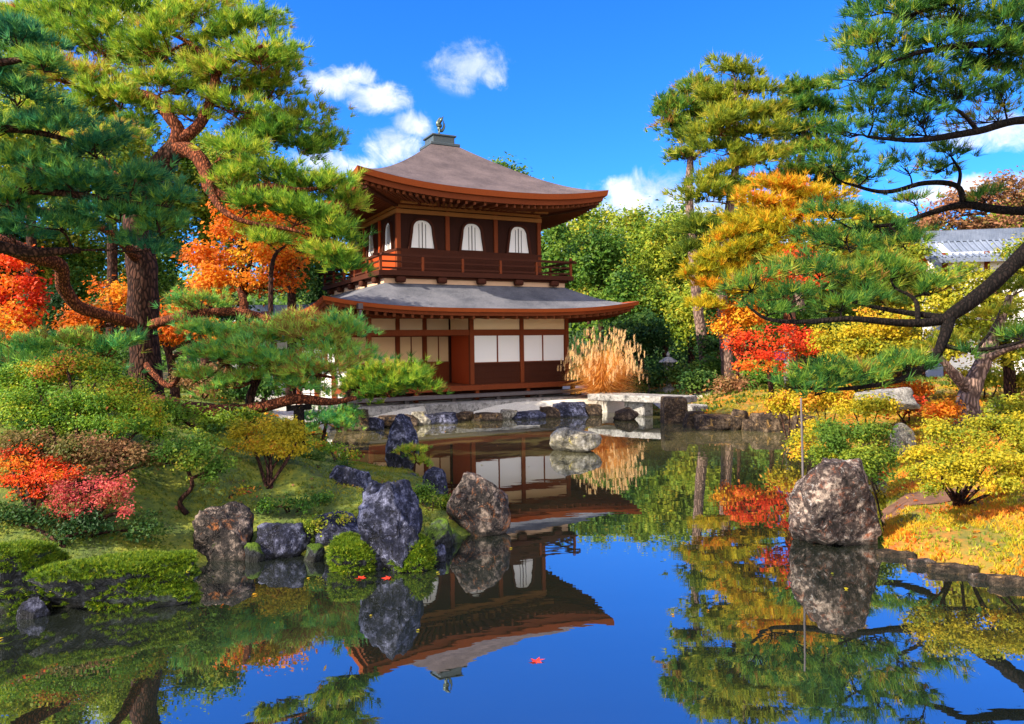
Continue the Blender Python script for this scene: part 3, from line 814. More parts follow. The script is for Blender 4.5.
# --- ridge box and bronze bird
cap = part(MB().box((-.60, -.60, 9.82), (.60, .60, 9.93)).box((-.44, -.44, 9.93), (.44, .44, 10.2)).box((-.50, -.50, 10.2), (.50, .50, 10.27)), 'roof_cap', 'dark_metal', ur, bevel=.02)
bird = MB()
bird.tube(*spline([(-.02, 0, 10.62), (.0, 0, 10.70), (-.05, 0, 10.80), (-.02, 0, 10.93), (.05, 0, 11.00), (.13, 0, 11.0)], [.03, .12, .10, .045, .05, .012]), 8)
bird.tube(*spline([(.02, 0, 10.70), (-.02, .0, 10.58), (.10, 0, 10.53), (.20, 0, 10.72), (.16, 0, 10.95)], [.06, .07, .06, .05, .012]), 7)
for s in (-1, 1):
    bird.tube([(-.02, s * .05, 10.62), (-.0, s * .05, 10.27)], [.022, .018], 6)
    bird.tube(*spline([(-.04, s * .08, 10.76), (.0, s * .2, 10.88), (.08, s * .22, 11.02)], [.05, .06, .012]), 6)
bird.box((-.14, -.1, 10.27), (.14, .1, 10.31)); part(bird, 'bird_finial', 'bronze', label='bronze bird standing on the roof cap')

# ------------------------------------------------------------------ rocks
import bmesh


def rock_mesh(name, size, seed, cuts=12, sub=4, rough=.12, flat=.9, boxy=0):
    """boulder with broken planes: a ball cut by random planes and roughened; base at z=0, top at size[2]"""
    rnd = random.Random(seed); bm = bmesh.new(); bmesh.ops.create_icosphere(bm, subdivisions=sub, radius=1)
    V = np.array([v.co[:] for v in bm.verts]); 
    if boxy: V = np.clip(V, -boxy, boxy)
    for k in range(cuts):
        n = np.array([rnd.gauss(0, 1), rnd.gauss(0, 1), rnd.gauss(0, .8)]); n /= np.linalg.norm(n); d = rnd.uniform(.58, flat)
        V -= np.maximum(0, V @ n - d)[:, None] * n[None]
    o = Vector((seed * 3.7, seed * 1.3, seed * .7))
    for i, v in enumerate(V):
        p = Vector(v); q = p * 1.5 + o
        k = rough * (noise.noise(q) + .6 * noise.noise(q * 2.3) + .4 * noise.noise(q * 5.1) + .2 * noise.noise(q * 11) - .35 * (1 - min(1, abs(noise.noise(q * 1.9)) * 5)) ** 2)
        V[i] = v * (1 + k)
    lo, hi = V.min(0), V.max(0); V = (V - (lo + hi) / 2) / ((hi - lo) / 2)
    V[:, 2] = (V[:, 2] + 1) / 2
    w = 1 + .12 * (1 - V[:, 2:3]); V[:, :2] *= w
    V = V * np.array([size[0] / 2, size[1] / 2, size[2]])
    for v, c in zip(bm.verts, V): v.co = c
    for f in bm.faces: f.smooth = True
    me = bpy.data.meshes.new(name); bm.to_mesh(me); bm.free()
    return me


def rock(name, label, x0, x1, ytop, ybase, mat, seed, depth=.9, z=0., cuts=12, sub=4, rough=.12, group=None, sink=.14, rz=0, flat=.9, cat='rock', boxy=0):
    """extent given by the picture: left, right, top and waterline (or ground) row"""
    c = gnd((x0 + x1) / 2, ybase, z); d = c.y
    w = (x1 - x0) * d / FPX; top = at((x0 + x1) / 2, ytop, d).z
    dy = w * depth * .5
    me = rock_mesh(name, (w, w * depth, top - z + sink), seed, cuts, sub, rough, flat, boxy)
    o = link(name, me, None, (c.x, c.y + dy * .75, z - sink), (mat,)); o.rotation_euler.z = rz
    return tag(o, label, cat, group)


def moss_on(o, label, n, zlo, zhi, size=.035, mat='leaves_moss', side=None, name='moss_patch', up=.1):
    """small moss leaves hugging part of a rock, as a child of it"""
    me = o.data; P = []; N = []
    fs = [f for f in me.polygons if zlo <= f.center.z <= zhi and f.normal.z > up and (side is None or side(f.center))]
    if not fs: return
    for k in range(n):
        f = random.choice(fs); P.append(f.center + Vector((random.gauss(0, .02), random.gauss(0, .02), random.uniform(0, .02)))); N.append(f.normal)
    m = link(name, tuft_mesh(name, np.array(P), np.array(N) + np.array([[0, 0, .3]]), size * 1.5, 5, size * .35, np.clip(RNG.normal(.45, .18, n), 0, 1), .7), o, None, (mat,))
    return m


big = rock('boulder', 'big rough grey brown boulder standing in the water by the right bank', 801, 887, 461, 549, 'rock_warm', 6, .85, cuts=9, sub=5, rough=.16, boxy=.80)
rock('boulder', 'small pale boulder alone in the middle of the pond', 552, 603, 428, 453, 'rock_pale', 8, .8, cuts=10)
rusty = rock('boulder', 'rounded dark boulder with rusty patches at the tip of the mossy point', 448, 509, 474, 535, 'rock_rust', 14, .9, cuts=6, sub=5, rough=.1, boxy=.85)
tall = rock('boulder', 'tall blue grey boulder with bright green moss round its foot', 356, 419, 482, 571, 'rock_blue', 19, .8, cuts=10, sub=5, rough=.15, boxy=.78)
skirt = rock('moss_mound', 'bright green moss mound left of the tall blue grey boulder', 328, 374, 541, 573, 'rock_mossy', 22, .9, cuts=5, rough=.24, cat='moss')
moss_on(skirt, None, 9000, .06, 9, .022, up=-.2)
skirt2 = rock('moss_mound', 'bright green moss mound right of the tall blue grey boulder', 390, 430, 539, 571, 'rock_mossy', 23, .9, cuts=5, rough=.24, cat='moss')
moss_on(skirt2, None, 8000, .06, 9, .022, up=-.2)
rock('boulder', 'slender dark upright stone beside the small pine on the point', 385, 418, 414, 476, 'rock_blue', 29, .8, cuts=14, z=.05)
rock('boulder', 'rounded blue grey boulder lying on the moss behind the tall one', 322, 369, 467, 502, 'rock_blue', 31, .9, z=.22, cuts=12)
rock('boulder', 'small blue grey boulder between the tall one and the rusty one', 420, 446, 468, 494, 'rock_blue', 33, .9, z=.15, cuts=10)
rock('boulder', 'square topped grey brown boulder with ferny foot on the left shore', 192, 248, 506, 560, 'rock_rust', 36, .7, cuts=12, rough=.2, flat=.9, boxy=.72)
rock('boulder', 'low broad slate coloured boulder right of the square topped one', 252, 307, 524, 557, 'rock_blue', 39, .75, cuts=12, flat=.9, rough=.18, boxy=.76)
rock('boulder', 'flat blue grey stone in the moss left of the tall boulder', 308, 362, 515, 543, 'rock_blue', 43, .9, z=.12, cuts=14, flat=.75)
long_ = rock('boulder', 'long low boulder mostly covered in green moss at the left shore', 32, 178, 562, 610, 'rock_mossy', 45, .45, cuts=10, rz=.25, rough=.2, boxy=.72)
moss_on(long_, None, 16000, .10, 9, .022, up=-.05)
edge = rock('boulder', 'mossy grey boulder cut by the left edge of the view', -42, 42, 546, 614, 'rock_mossy', 48, .8, cuts=12, rough=.2, boxy=.7)
moss_on(edge, None, 9000, .10, 9, .022)
rock('boulder', 'small stone with a mossy top between the rusty boulder and the moss', 424, 452, 520, 549, 'rock_mossy', 51, .9, cuts=10)
rock('boulder', 'grey square block under the bushes on the right bank', 893, 922, 424, 449, 'rock_pale', 54, .8, z=.45, cuts=16, flat=.75)
rock('boulder', 'white pointed stone right of the forked pale trunk', 990, 1016, 404, 430, 'rock_pale', 57, .8, z=.6, cuts=14)
rock('boulder', 'pale flat stone behind the red ground shrubs on the right', 866, 922, 388, 405, 'stone_slab', 59, .6, z=.9, cuts=16, flat=.7)
rock('boulder', 'orange brown stone holding up the middle of the slab bridge', 615, 640, 408, 421, 'rock_shore', 61, .9, cuts=10)
for k, (a, b, t_, bb, lab) in enumerate([(168, 192, 556, 577, 'small dark stone between the long mossy boulder and the square topped one'), (302, 322, 545, 562, 'small dark stone at the waterline right of the low broad slate one'),
        (428, 446, 546, 562, 'small wet dark stone at the foot of the right moss mound'), (440, 462, 528, 544, 'small dark stone touching the left foot of the rusty boulder'), (398, 420, 474, 486, 'low dark stone at the foot of the slender upright stone'),
        (436, 452, 500, 512, 'small dark stone at the back edge of the mossy point behind the rusty boulder'), (16, 44, 598, 618, 'small wet stone between the edge boulder and the long mossy boulder'), (238, 262, 544, 562, 'small dark stone in front of the gap between the square topped and slate boulders')]):
    rock('shore_stone', lab, a, b, t_, bb, 'rock_mossy' if k % 2 else 'rock_blue', 130 + k, .9, cuts=10, sub=4, group='small dark stones along the left shore', cat='stone')
# stones along the far shores
shore = [(334, 368, 410, 431), (360, 382, 418, 430), (376, 416, 416, 427), (410, 430, 412, 425), (424, 456, 414, 424), (452, 474, 412, 421), (470, 502, 413, 421), (498, 518, 410, 419), (512, 546, 412, 419), (540, 560, 407, 418), (554, 588, 402, 417), (582, 602, 404, 416)]
words = ['leftmost of the low stones edging the pavilion bank', 'second', 'third', 'fourth', 'fifth', 'sixth', 'seventh', 'eighth', 'ninth', 'tenth', 'eleventh']
for k, (a, b, t_, bb) in enumerate(shore):
    lab = words[0] if k == 0 else ('low stone beside the left end of the slab bridge' if k == 11 else words[k] + ' from the left of the low stones edging the pavilion bank')
    rock('shore_stone', lab, a, b, t_, bb, 'rock_blue' if k in (1, 4, 8, 10) else ('rock_pale' if k in (3, 7) else 'rock_shore'), 70 + k, .9, cuts=9, sub=4, boxy=.6 + .05 * (k % 4), group='low stones edging the pavilion bank', cat='stone')
shore2 = [(686, 706, 411, 428), (698, 736, 415, 430), (730, 752, 410, 430), (744, 762, 419, 431), (756, 790, 413, 432), (782, 800, 419, 432), (796, 822, 416, 434)]
num = ['first', 'second', 'third', 'fourth', 'fifth', 'sixth', 'seventh']
for k, (a, b, t_, bb) in enumerate(shore2):
    rock('shore_stone', num[k] + ' warm brown shore stone right of the bridge, counted from the bridge', a, b, t_, bb, 'rock_shore', 90 + k, .9, cuts=10, sub=4, boxy=.62 + .07 * (k % 3), group='warm brown stones along the far right shore', cat='stone')
kerb = [(880, 918, 552, 558), (910, 938, 560, 567), (934, 980, 566, 574), (972, 1000, 574, 581), (994, 1032, 577, 587)]
for k, (a, b, t_, bb) in enumerate(kerb):
    rock('edge_stone', ['low edge stone touching the big boulder on the right bank', 'second low edge stone of the right bank from the big boulder', 'third low edge stone of the right bank from the big boulder', 'fourth low edge stone of the right bank from the big boulder', 'low edge stone of the right bank at the edge of the view'][k], a, b, t_, bb, ['rock_shore', 'rock_rust'][k % 2], 100 + k, .4, cuts=10, sub=4, boxy=.6, group='low stones edging the right bank', rz=-.3, cat='stone')

# stone terrace wall in front of the pavilion and slab bridge
def front_pt(px, py, yl):
    a, b = ray(px, py); s, c = math.sin(TH), math.cos(TH); t = (yl - PX * s + PY * c) / (-a * s + c)
    return Vector((a * t, t, EYE + b * t))


a, b = front_pt(430, 410, -5.1), front_pt(594, 410, -5.1)
tw_ = MB(); q = Vector((-math.sin(TH), math.cos(TH), 0)); V = [Vector((*p.xy, z)) + q * o for p in (a, b) for o in (0, .5) for z in (.02, .47)]
tw_.add(V, [(0, 1, 5, 4), (1, 3, 7, 5), (2, 6, 7, 3), (0, 2, 3, 1), (4, 5, 7, 6), (0, 4, 6, 2)])
tag(tw_.build('stone_kerb', 'stone_slab', None, bevel=.02), 'long pale stone kerb in front of the pavilion veranda', 'kerb')
br = empty('slab_bridge', gnd(640, 415), 'flat stone slab bridge on stone piers right of the pavilion', 'bridge')
p0, p1 = at(596, 405, 24.6), at(681, 406, 22.6); p0.z = p1.z = .52
d_ = (p1 - p0).normalized(); nn = Vector((-d_.y, d_.x, 0)) * .55
sl_ = MB(); V = [p + o + Vector((0, 0, z)) for p in (p0 - d_ * .3, p1) for o in (nn * -.1, nn * 1.9) for z in (-.07, .13)]
sl_.add([v - br.location for v in V], [(0, 1, 5, 4), (1, 3, 7, 5), (2, 6, 7, 3), (0, 2, 3, 1), (4, 5, 7, 6), (0, 4, 6, 2)]); sl_.build('slab', 'stone_slab', br, bevel=.03)
pr = MB(); c_ = p1 - br.location + d_ * .3 + nn * .3; pr.box((c_.x - .32, c_.y - .32, -.7), (c_.x + .32, c_.y + .32, .44), .5); pr.build('pier', 'stone_slab', br, bevel=.05)
pr = MB(); c_ = (p0.lerp(p1, .42)) - br.location + nn * .9; pr.box((c_.x - .2, c_.y - .5, -.7), (c_.x + .2, c_.y + .5, .44), .5); pr.build('pier', 'stone_slab', br, bevel=.05)
po = rock('pillar_stone', 'square stone post at the right end of the slab bridge', 664, 687, 397, 424, 'rock_shore', 66, .9, cuts=4, sub=4, flat=.95, rough=.06, cat='stone', boxy=.6)

# ------------------------------------------------------------------ helpers for planting
def G(px, d):
    """ground point under picture column px at depth d"""
    x = at(px, 345, d).x; return Vector((x, d, hgt(x, d) - .05))


def path_px(L):
    """[(px, py, d, r)] -> [(point, r)]"""
    return [(at(px, py, d), r) for px, py, d, r in L]


def clumps_px(L):
    return [(at(px, py, d), (w * d / FPX, (w * .6 + h * .6) * d / FPX, h * 1.45 * d / FPX)) for px, py, w, h, d in L]


# --- the great pine on the left
D = 15.0
trunk = path_px([(150, 424, D, .36), (147, 385, D, .30), (143, 330, D, .285), (142, 268, D, .27), (137, 222, D + .2, .25), (147, 184, D + .2, .24), (168, 158, D, .21), (176, 146, D, .17)])
limbs = [path_px(L) for L in (
    [(175, 147, D, .15), (178, 130, D, .13), (170, 118, D, .12), (156, 100, D + .3, .11), (130, 92, D + .5, .08), (84, 90, D + 1, .05), (40, 70, D + 1.2, .03)],
    [(174, 149, D, .16), (192, 152, D - .2, .15), (205, 168, D - .4, .14), (211, 190, D - .6, .13), (232, 198, D - .8, .10), (262, 187, D - .8, .08), (300, 190, D - .6, .05), (330, 186, D - .4, .03)],
    [(178, 142, D, .13), (200, 124, D, .11), (212, 96, D, .10), (215, 74, D, .08), (205, 58, D + .2, .06), (188, 42, D + .4, .04), (150, 25, D + .6, .025)],
    [(213, 94, D, .09), (240, 90, D + .4, .07), (272, 104, D + .6, .05), (298, 126, D + .8, .03)],
    [(214, 76, D, .07), (240, 56, D - .4, .05), (262, 46, D - .6, .03)],
    [(205, 166, D - .4, .10), (215, 200, D - .9, .07), (240, 220, D - 1.1, .05), (300, 232, D - 1, .03), (338, 250, D - .8, .02)],
    [(146, 186, D, .13), (112, 178, D - .8, .10), (60, 176, D - 1.6, .07), (10, 160, D - 2, .05)],
    [(140, 262, D, .11), (110, 232, D - 1.2, .08), (60, 214, D - 2.2, .06), (0, 205, D - 2.6, .04)],
    [(148, 332, D, .12), (128, 322, D - .3, .11), (100, 314, D - .7, .11), (78, 306, D - 1, .11), (64, 288, D - 1.3, .12), (60, 266, D - 1.6, .12), (34, 256, D - 2, .13), (-10, 240, D - 2.4, .15), (-60, 226, D - 2.6, .15)],
    [(146, 326, D, .10), (176, 318, D - .6, .09), (205, 313, D - .9, .085), (240, 312, D - 1.2, .08), (268, 318, D - 1.4, .06), (300, 322, D - 1.5, .03)],
    [(243, 313, D - 1.2, .08), (243, 300, D - 1.2, .07), (238, 288, D - 1.2, .03)], [(262, 316, D - 1.4, .06), (272, 330, D - 1.5, .05), (280, 340, D - 1.5, .025)],
    [(149, 400, D, .14), (170, 404, D - .8, .12), (200, 409, D - 1.4, .12), (232, 411, D - 1.8, .11), (262, 407, D - 2, .10), (296, 399, D - 2.2, .09), (330, 402, D - 2.3, .06), (356, 398, D - 2.4, .035)],
    [(146, 362, D, .07), (150, 370, D - .5, .06), (170, 386, D - .8, .05), (186, 366, D - 1, .03)],
)]
P1 = [(70, 12, 55, 18, 16.5), (125, 14, 60, 17, 16), (185, 20, 55, 17, 15.5), (238, 34, 45, 18, 15.5), (262, 60, 34, 18, 14.6), (50, 45, 45, 18, 16.5), (105, 42, 45, 16, 15.8), (160, 52, 45, 16, 15.2), (222, 78, 40, 15, 15), (272, 92, 26, 18, 15.4),
      (20, 75, 40, 16, 16), (78, 78, 40, 15, 15.8), (120, 100, 38, 15, 15.4), (160, 84, 28, 11, 14.8), (240, 112, 36, 13, 15), (298, 126, 32, 16, 15.8), (270, 140, 34, 13, 15), (322, 148, 20, 14, 15.6),
      (236, 150, 30, 11, 14.4), (272, 176, 34, 13, 14.4), (318, 188, 34, 15, 14.6), (345, 205, 20, 15, 14.8), (300, 216, 38, 13, 14.2), (338, 238, 26, 14, 14.2), (248, 206, 26, 9, 14), (345, 268, 18, 12, 14), (100, 140, 40, 14, 14.6), (190, 115, 24, 10, 15),
      (20, 25, 45, 18, 17), (0, 50, 40, 16, 17), (140, 62, 30, 12, 16.5), (200, 66, 30, 12, 16), (95, 112, 40, 14, 16), (190, 92, 24, 9, 16), (255, 128, 30, 10, 15.6), (300, 150, 24, 10, 15.2), (292, 200, 30, 10, 14.6), (325, 222, 24, 10, 14.4), (270, 240, 24, 8, 14), (330, 256, 26, 10, 14), (230, 182, 22, 8, 14.2), (280, 66, 20, 14, 15.4), (140, 128, 24, 9, 15.4), (60, 118, 30, 12, 15.5)]
pine('pine_tree', 'great spreading pine with a reddish twisted trunk left of the pavilion', G(150, D), trunk, limbs, pads_px(P1), 'needles_sunny', L=.22, needles=15, width=.016, dens=15, tone0=.55)
# its lower, shaded storey belongs to a second pine that reaches in from the left
D2 = 11.5
base2 = G(-190, 11.0)
tr2 = [(base2, .30)] + path_px([(-185, 400, 11, .27), (-170, 300, 11, .23), (-150, 200, 11.2, .2), (-120, 100, 11.2, .15), (-90, 20, 11.3, .08)])
lm2 = [path_px(L) for L in ([(-172, 310, 11, .14), (-100, 262, 11.2, .12), (-30, 244, 11.4, .10), (30, 252, 11.6, .08), (80, 250, 11.8, .05)], [(-160, 240, 11.1, .12), (-80, 200, 11, .1), (0, 190, 11, .07), (90, 196, 11.2, .045), (150, 205, 11.4, .025)],
                            [(-140, 170, 11.2, .1), (-60, 130, 10.8, .08), (20, 130, 10.8, .05), (70, 140, 11, .03)], [(-115, 95, 11.2, .1), (-50, 70, 10.4, .07), (20, 60, 10.2, .04), (50, 50, 10.2, .02)])]
P2 = [(20, 40, 34, 16, 10.2), (-30, 60, 40, 18, 10.4), (45, 66, 26, 12, 10.2), (15, 92, 44, 13, 10.6), (50, 128, 50, 15, 10.9), (-10, 132, 45, 16, 10.8), (98, 150, 45, 15, 11.1), (30, 165, 52, 16, 11), (130, 182, 40, 14, 11.3), (80, 190, 50, 15, 11.1), (10, 202, 46, 15, 11.1),
      (120, 214, 44, 14, 11.5), (160, 226, 26, 13, 11.6), (60, 222, 44, 13, 11.4), (170, 200, 24, 12, 11.5), (15, 232, 34, 10, 11.5), (145, 248, 28, 10, 11.8)]
pine('pine_tree', 'dark green pine reaching in from the left edge in front of the great pine', base2, tr2, lm2 + [[(Vector((-9.9, 11, 4.6)), .13), (Vector((-9.6, 9, 5.2)), .10), (Vector((-9, 6.8, 5.6)), .07), (Vector((-8.6, 5, 5.7)), .04)], [(Vector((-9.6, 11, 6.4)), .11), (Vector((-10.5, 8.5, 7)), .08), (Vector((-11.5, 6.5, 7.2)), .04)]],
     pads_px(P2) + [(Vector(c), (r, r, r * .3)) for c, r in (((-9.2, 8.8, 5.5), 1.2), ((-8.4, 7.2, 5.8), 1.2), ((-9.6, 6.6, 5.9), 1.2), ((-8.3, 5.2, 5.9), 1.2), ((-10.3, 8.3, 7.2), 1.3), ((-11.4, 6.8, 7.4), 1.3), ((-9.2, 7.4, 7.0), 1.3), ((-7.6, 8.8, 5.6), 1.0))], 'needles_shaded', L=.17, needles=15, width=.013, dens=13, limbm='bark_dark', tone0=.6)  # limbs and pads in world coordinates are out of view, added to shade the bank
# low pines in front of the pavilion
D3 = 13.2
b3 = G(252, 13.6)
pine('low_pine', 'low blue green pine with flat branches under the great pine', b3, [(b3, .09)] + path_px([(250, 400, 13.5, .08), (262, 372, 13.4, .06), (285, 350, 13.3, .04)]),
     [path_px(L) for L in ([(256, 385, 13.5, .05), (220, 360, 13.3, .04), (205, 345, 13.2, .02)], [(262, 374, 13.4, .05), (300, 372, 13, .04), (335, 378, 12.8, .02)], [(285, 352, 13.3, .04), (320, 340, 13.2, .03), (350, 345, 13.2, .02)])],
     pads_px([(214, 336, 34, 12, 13.2), (262, 340, 40, 14, 13.3), (308, 334, 44, 16, 13.4), (335, 352, 36, 14, 13.2), (225, 358, 36, 12, 13), (275, 366, 46, 14, 12.9), (318, 372, 40, 13, 12.8), (240, 382, 34, 10, 13), (200, 306, 34, 9, 13.8), (345, 330, 22, 12, 13.4), (200, 378, 24, 9, 13), (300, 388, 30, 8, 12.8)]),
     'needles_teal', L=.17, needles=15, width=.014, dens=13, cat='pine', tone0=.78)
b4 = G(346, 14.6); b4.z = hgt(b4.x, 14.6)
pine('low_pine', 'bright green rounded pine leaning out before the pavilion front', gnd(343, 412, .35), [(gnd(343, 412, .35), .07)] + path_px([(346, 400, 16.2, .06), (352, 390, 16.2, .05), (372, 384, 16.2, .03)]), [],
     pads_px([(372, 378, 36, 11, 16.2), (402, 380, 32, 13, 16), (420, 388, 20, 10, 15.8), (390, 392, 34, 9, 15.8), (356, 388, 26, 8, 16.2)]), 'needles_sunny', L=.19, needles=16, width=.017, dens=13, cat='pine', tone0=.5)
b5 = G(40, 12.8)
pine('low_pine', 'blue green low pine behind the mounded shrub at the left edge', b5, [(b5, .08)] + path_px([(42, 380, 12.8, .07), (50, 355, 12.8, .05)]), [],
     pads_px([(18, 350, 40, 11, 12.6), (70, 346, 40, 12, 12.8), (112, 350, 30, 10, 12.8), (45, 364, 60, 9, 12.4)]), 'needles_teal', L=.17, needles=15, width=.014, dens=13, cat='pine', tone0=.6)
b6 = gnd(322, 448, .12)
pine('low_pine', 'small teal pine with drooping sprays at the back of the mossy bank', b6, [(b6, .05), (b6 + Vector((.05, 0, .3)), .04), (b6 + Vector((.12, 0, .6)), .03)], [],
     pads_px([(318, 420, 26, 9, b6.y), (340, 424, 20, 9, b6.y - .2), (305, 432, 18, 7, b6.y - .2), (352, 414, 12, 7, b6.y)]), 'needles_teal', L=.14, needles=14, width=.012, dens=8, cat='pine', tone0=.6)
b7 = gnd(414, 474, .12)
pine('low_pine', 'tiny pine sprig beside the slender upright stone', b7, [(b7, .02), (b7 + Vector((.02, 0, .15)), .015), (b7 + Vector((.04, 0, .28)), .01)], [],
     pads_px([(412, 452, 15, 6, b7.y), (420, 462, 12, 5, b7.y)]), 'needles_sunny', L=.09, needles=14, width=.007, dens=9, cat='pine', tone0=.6)
# wooden prop under the low branch
pb = G(298, 12.7); pt = at(298, 402, 12.75)
pp = empty('branch_prop', pb, 'short dark wooden prop under the low branch of the great pine', 'prop')
q = pt - pb; MB().tube([(0, 0, 0), (0, 0, q.z - .1)], [.10, .085], 10, .1).build('post', 'bark_black', pp); MB().bar((-.2, 0, q.z - .1), (.2, .02, q.z - .08), .1, .09).build('crosspiece', 'bark_black', pp)

# --- the leaning pine on the right, trunk outside the view
DR = 13.0; KR = 1.6; bR = G(1130, 8.4 * KR)
trR = [(bR, .42)] + path_px([(px, py, d * KR, r * KR) for px, py, d, r in [(1128, 400, 8.4, .24), (1110, 300, 8.4, .22), (1100, 220, 8.4, .20), (1085, 120, 8.4, .16), (1060, 30, 8.4, .11), (1030, -50, 8.4, .06)]])
lmR = [path_px([(px, py, d * KR, r * 1.02) for px, py, d, r in L]) for L in (
    [(1104, 250, 8.4, .15), (1060, 222, 8.3, .14), (1024, 254, 8.2, .13), (992, 284, 8.1, .125), (956, 312, 8, .11), (938, 321, 8, .08), (905, 323, 8, .065), (850, 319, 8, .05), (800, 322, 8.1, .04), (765, 318, 8.2, .03), (742, 300, 8.3, .018)],
    [(950, 315, 8, .10), (944, 338, 7.9, .085), (934, 358, 7.8, .07), (915, 373, 7.7, .055), (888, 383, 7.6, .04), (840, 389, 7.5, .03), (795, 388, 7.5, .015)],
    [(1098, 205, 8.4, .11), (1060, 206, 8.6, .10), (1024, 211, 8.7, .085), (994, 209, 8.8, .075), (962, 205, 8.9, .065), (930, 213, 9, .05), (895, 224, 9, .04), (850, 228, 9.1, .02)],
    [(964, 206, 8.9, .06), (957, 186, 8.9, .05), (925, 183, 9, .045), (885, 192, 9, .04), (845, 183, 9.1, .022)], [(958, 188, 8.9, .035), (960, 172, 9, .03), (952, 158, 9, .02)],
    [(1090, 130, 8.4, .10), (1024, 120, 8.2, .07), (978, 131, 8.1, .06), (918, 140, 8, .045), (868, 137, 8, .02)], [(978, 131, 8.1, .04), (960, 112, 8, .03), (930, 98, 8, .02)],
    [(1070, 50, 8.4, .08), (1000, 44, 8, .06), (930, 50, 7.8, .04), (880, 66, 7.8, .02)], [(1040, -20, 8.4, .06), (960, 0, 8, .04), (900, 18, 8, .02)],
    [(946, 318, 8, .06), (890, 310, 8.3, .04), (850, 300, 8.5, .03), (820, 282, 8.6, .018)], [(918, 320, 8, .045), (915, 300, 8.2, .035), (895, 288, 8.3, .02)], [(940, 345, 7.9, .04), (972, 350, 7.7, .035), (1010, 345, 7.5, .025), (1035, 335, 7.4, .015)], [(975, 350, 7.7, .03), (992, 330, 7.8, .02), (1000, 310, 7.9, .012)])]
PR = [(870, 10, 30, 10, 8.2), (945, 28, 40, 12, 8.3), (900, 64, 34, 11, 8.2), (975, 72, 34, 11, 8.3), (1015, 74, 30, 11, 8.4), (940, 104, 36, 9, 8.3), (985, 118, 30, 8, 8.4), (870, 92, 30, 10, 8.4), (855, 40, 20, 10, 8.2), (1024, 36, 24, 14, 8.2), (905, 130, 30, 8, 8.5), (935, 170, 26, 7, 9.2), (880, 232, 30, 8, 9), (820, 240, 26, 8, 9.2), (870, 296, 30, 8, 8.4), (790, 270, 26, 8, 8.6),
      (905, 14, 48, 15, 8), (960, 10, 46, 15, 7.9), (1010, 20, 40, 17, 7.9), (880, 44, 42, 14, 7.8), (935, 46, 42, 13, 7.9), (988, 52, 40, 13, 8), (1030, 60, 30, 16, 8.2), (860, 74, 34, 12, 7.8), (912, 82, 38, 12, 7.9), (958, 90, 34, 11, 8), (1005, 94, 28, 10, 8.1), (872, 108, 34, 11, 8), (922, 116, 32, 10, 8), (850, 132, 26, 9, 8), (890, 136, 22, 7, 8),
      (832, 166, 24, 10, 9), (868, 172, 26, 7, 9), (905, 164, 22, 6, 9), (950, 152, 24, 7, 9), (830, 212, 26, 9, 9.1), (870, 214, 24, 6, 9), (915, 200, 22, 6, 9), (985, 196, 22, 6, 8.8),
      (752, 284, 30, 10, 8.3), (790, 296, 34, 11, 8.3), (820, 270, 36, 12, 8.6), (858, 282, 36, 12, 8.5), (890, 270, 36, 12, 8.5), (850, 246, 34, 10, 8.9), (905, 244, 30, 9, 8.7), (930, 290, 34, 9, 8.3), (770, 310, 26, 7, 8.2), (840, 306, 28, 7, 8.1),
      (796, 383, 26, 9, 7.5), (832, 378, 34, 11, 7.5), (868, 373, 32, 10, 7.6), (905, 364, 26, 9, 7.7), (815, 392, 24, 6, 7.5), (1018, 336, 18, 6, 7.6), (972, 352, 16, 5, 7.7)]
pine('pine_tree', 'dark pine reaching in from the right edge on bare black limbs', bR, trR, lmR, pads_px([(px, py, w, h, d * KR) for px, py, w, h, d in PR]), 'needles_right', barkm='bark_black', limbm='bark_black', L=.23, needles=14, width=.015, dens=9.5, tone0=.38, twig=9)

# --- tall pines behind the bridge
def tall_pine(label, base, tr, pads, mat='needles_tall', tone0=.5):
    pine('pine_tree', label, base, [(base, .26)] + path_px(tr), [], pads_px(pads), mat, barkm='bark_pale', limbm='bark_red', L=.40, needles=12, width=.04, dens=17, tone0=tone0, twig=4, group='tall pines behind the bridge')


DT = 30
tall_pine('tall pine with layered olive crown and slim bare trunk behind the bridge', G(728, DT), [(727, 360, DT, .24), (722, 300, DT, .22), (722, 255, DT, .20), (730, 205, DT, .18), (736, 160, DT, .14), (736, 110, DT, .10), (735, 78, DT, .05)],
          [(735, 72, 24, 8, DT), (748, 92, 34, 9, DT), (716, 100, 26, 8, DT + .5), (740, 114, 40, 10, DT), (766, 116, 24, 8, DT + .5), (718, 130, 32, 9, DT - .5), (755, 136, 34, 10, DT), (722, 150, 34, 9, DT), (762, 158, 24, 9, DT), (736, 168, 36, 9, DT), (716, 184, 26, 8, DT), (705, 196, 30, 9, DT - .5), (745, 190, 22, 8, DT), (700, 230, 26, 12, DT - .5), (690, 250, 18, 9, DT)])
tall_pine('tall dark pine with a pale trunk leftmost behind the bridge', G(708, DT + 3), [(706, 365, DT + 3, .24), (697, 300, DT + 3, .22), (692, 240, DT + 3, .2), (689, 190, DT + 3, .17), (692, 140, DT + 3, .12), (698, 95, DT + 3, .06)],
          [(700, 92, 20, 12, DT + 3), (680, 108, 22, 14, DT + 3), (672, 126, 16, 12, DT + 3), (690, 138, 24, 12, DT + 3), (706, 118, 20, 12, DT + 3), (684, 158, 18, 9, DT + 3), (664, 110, 8, 10, DT + 3)], 'leaves_dark' if False else 'needles_right', .6)
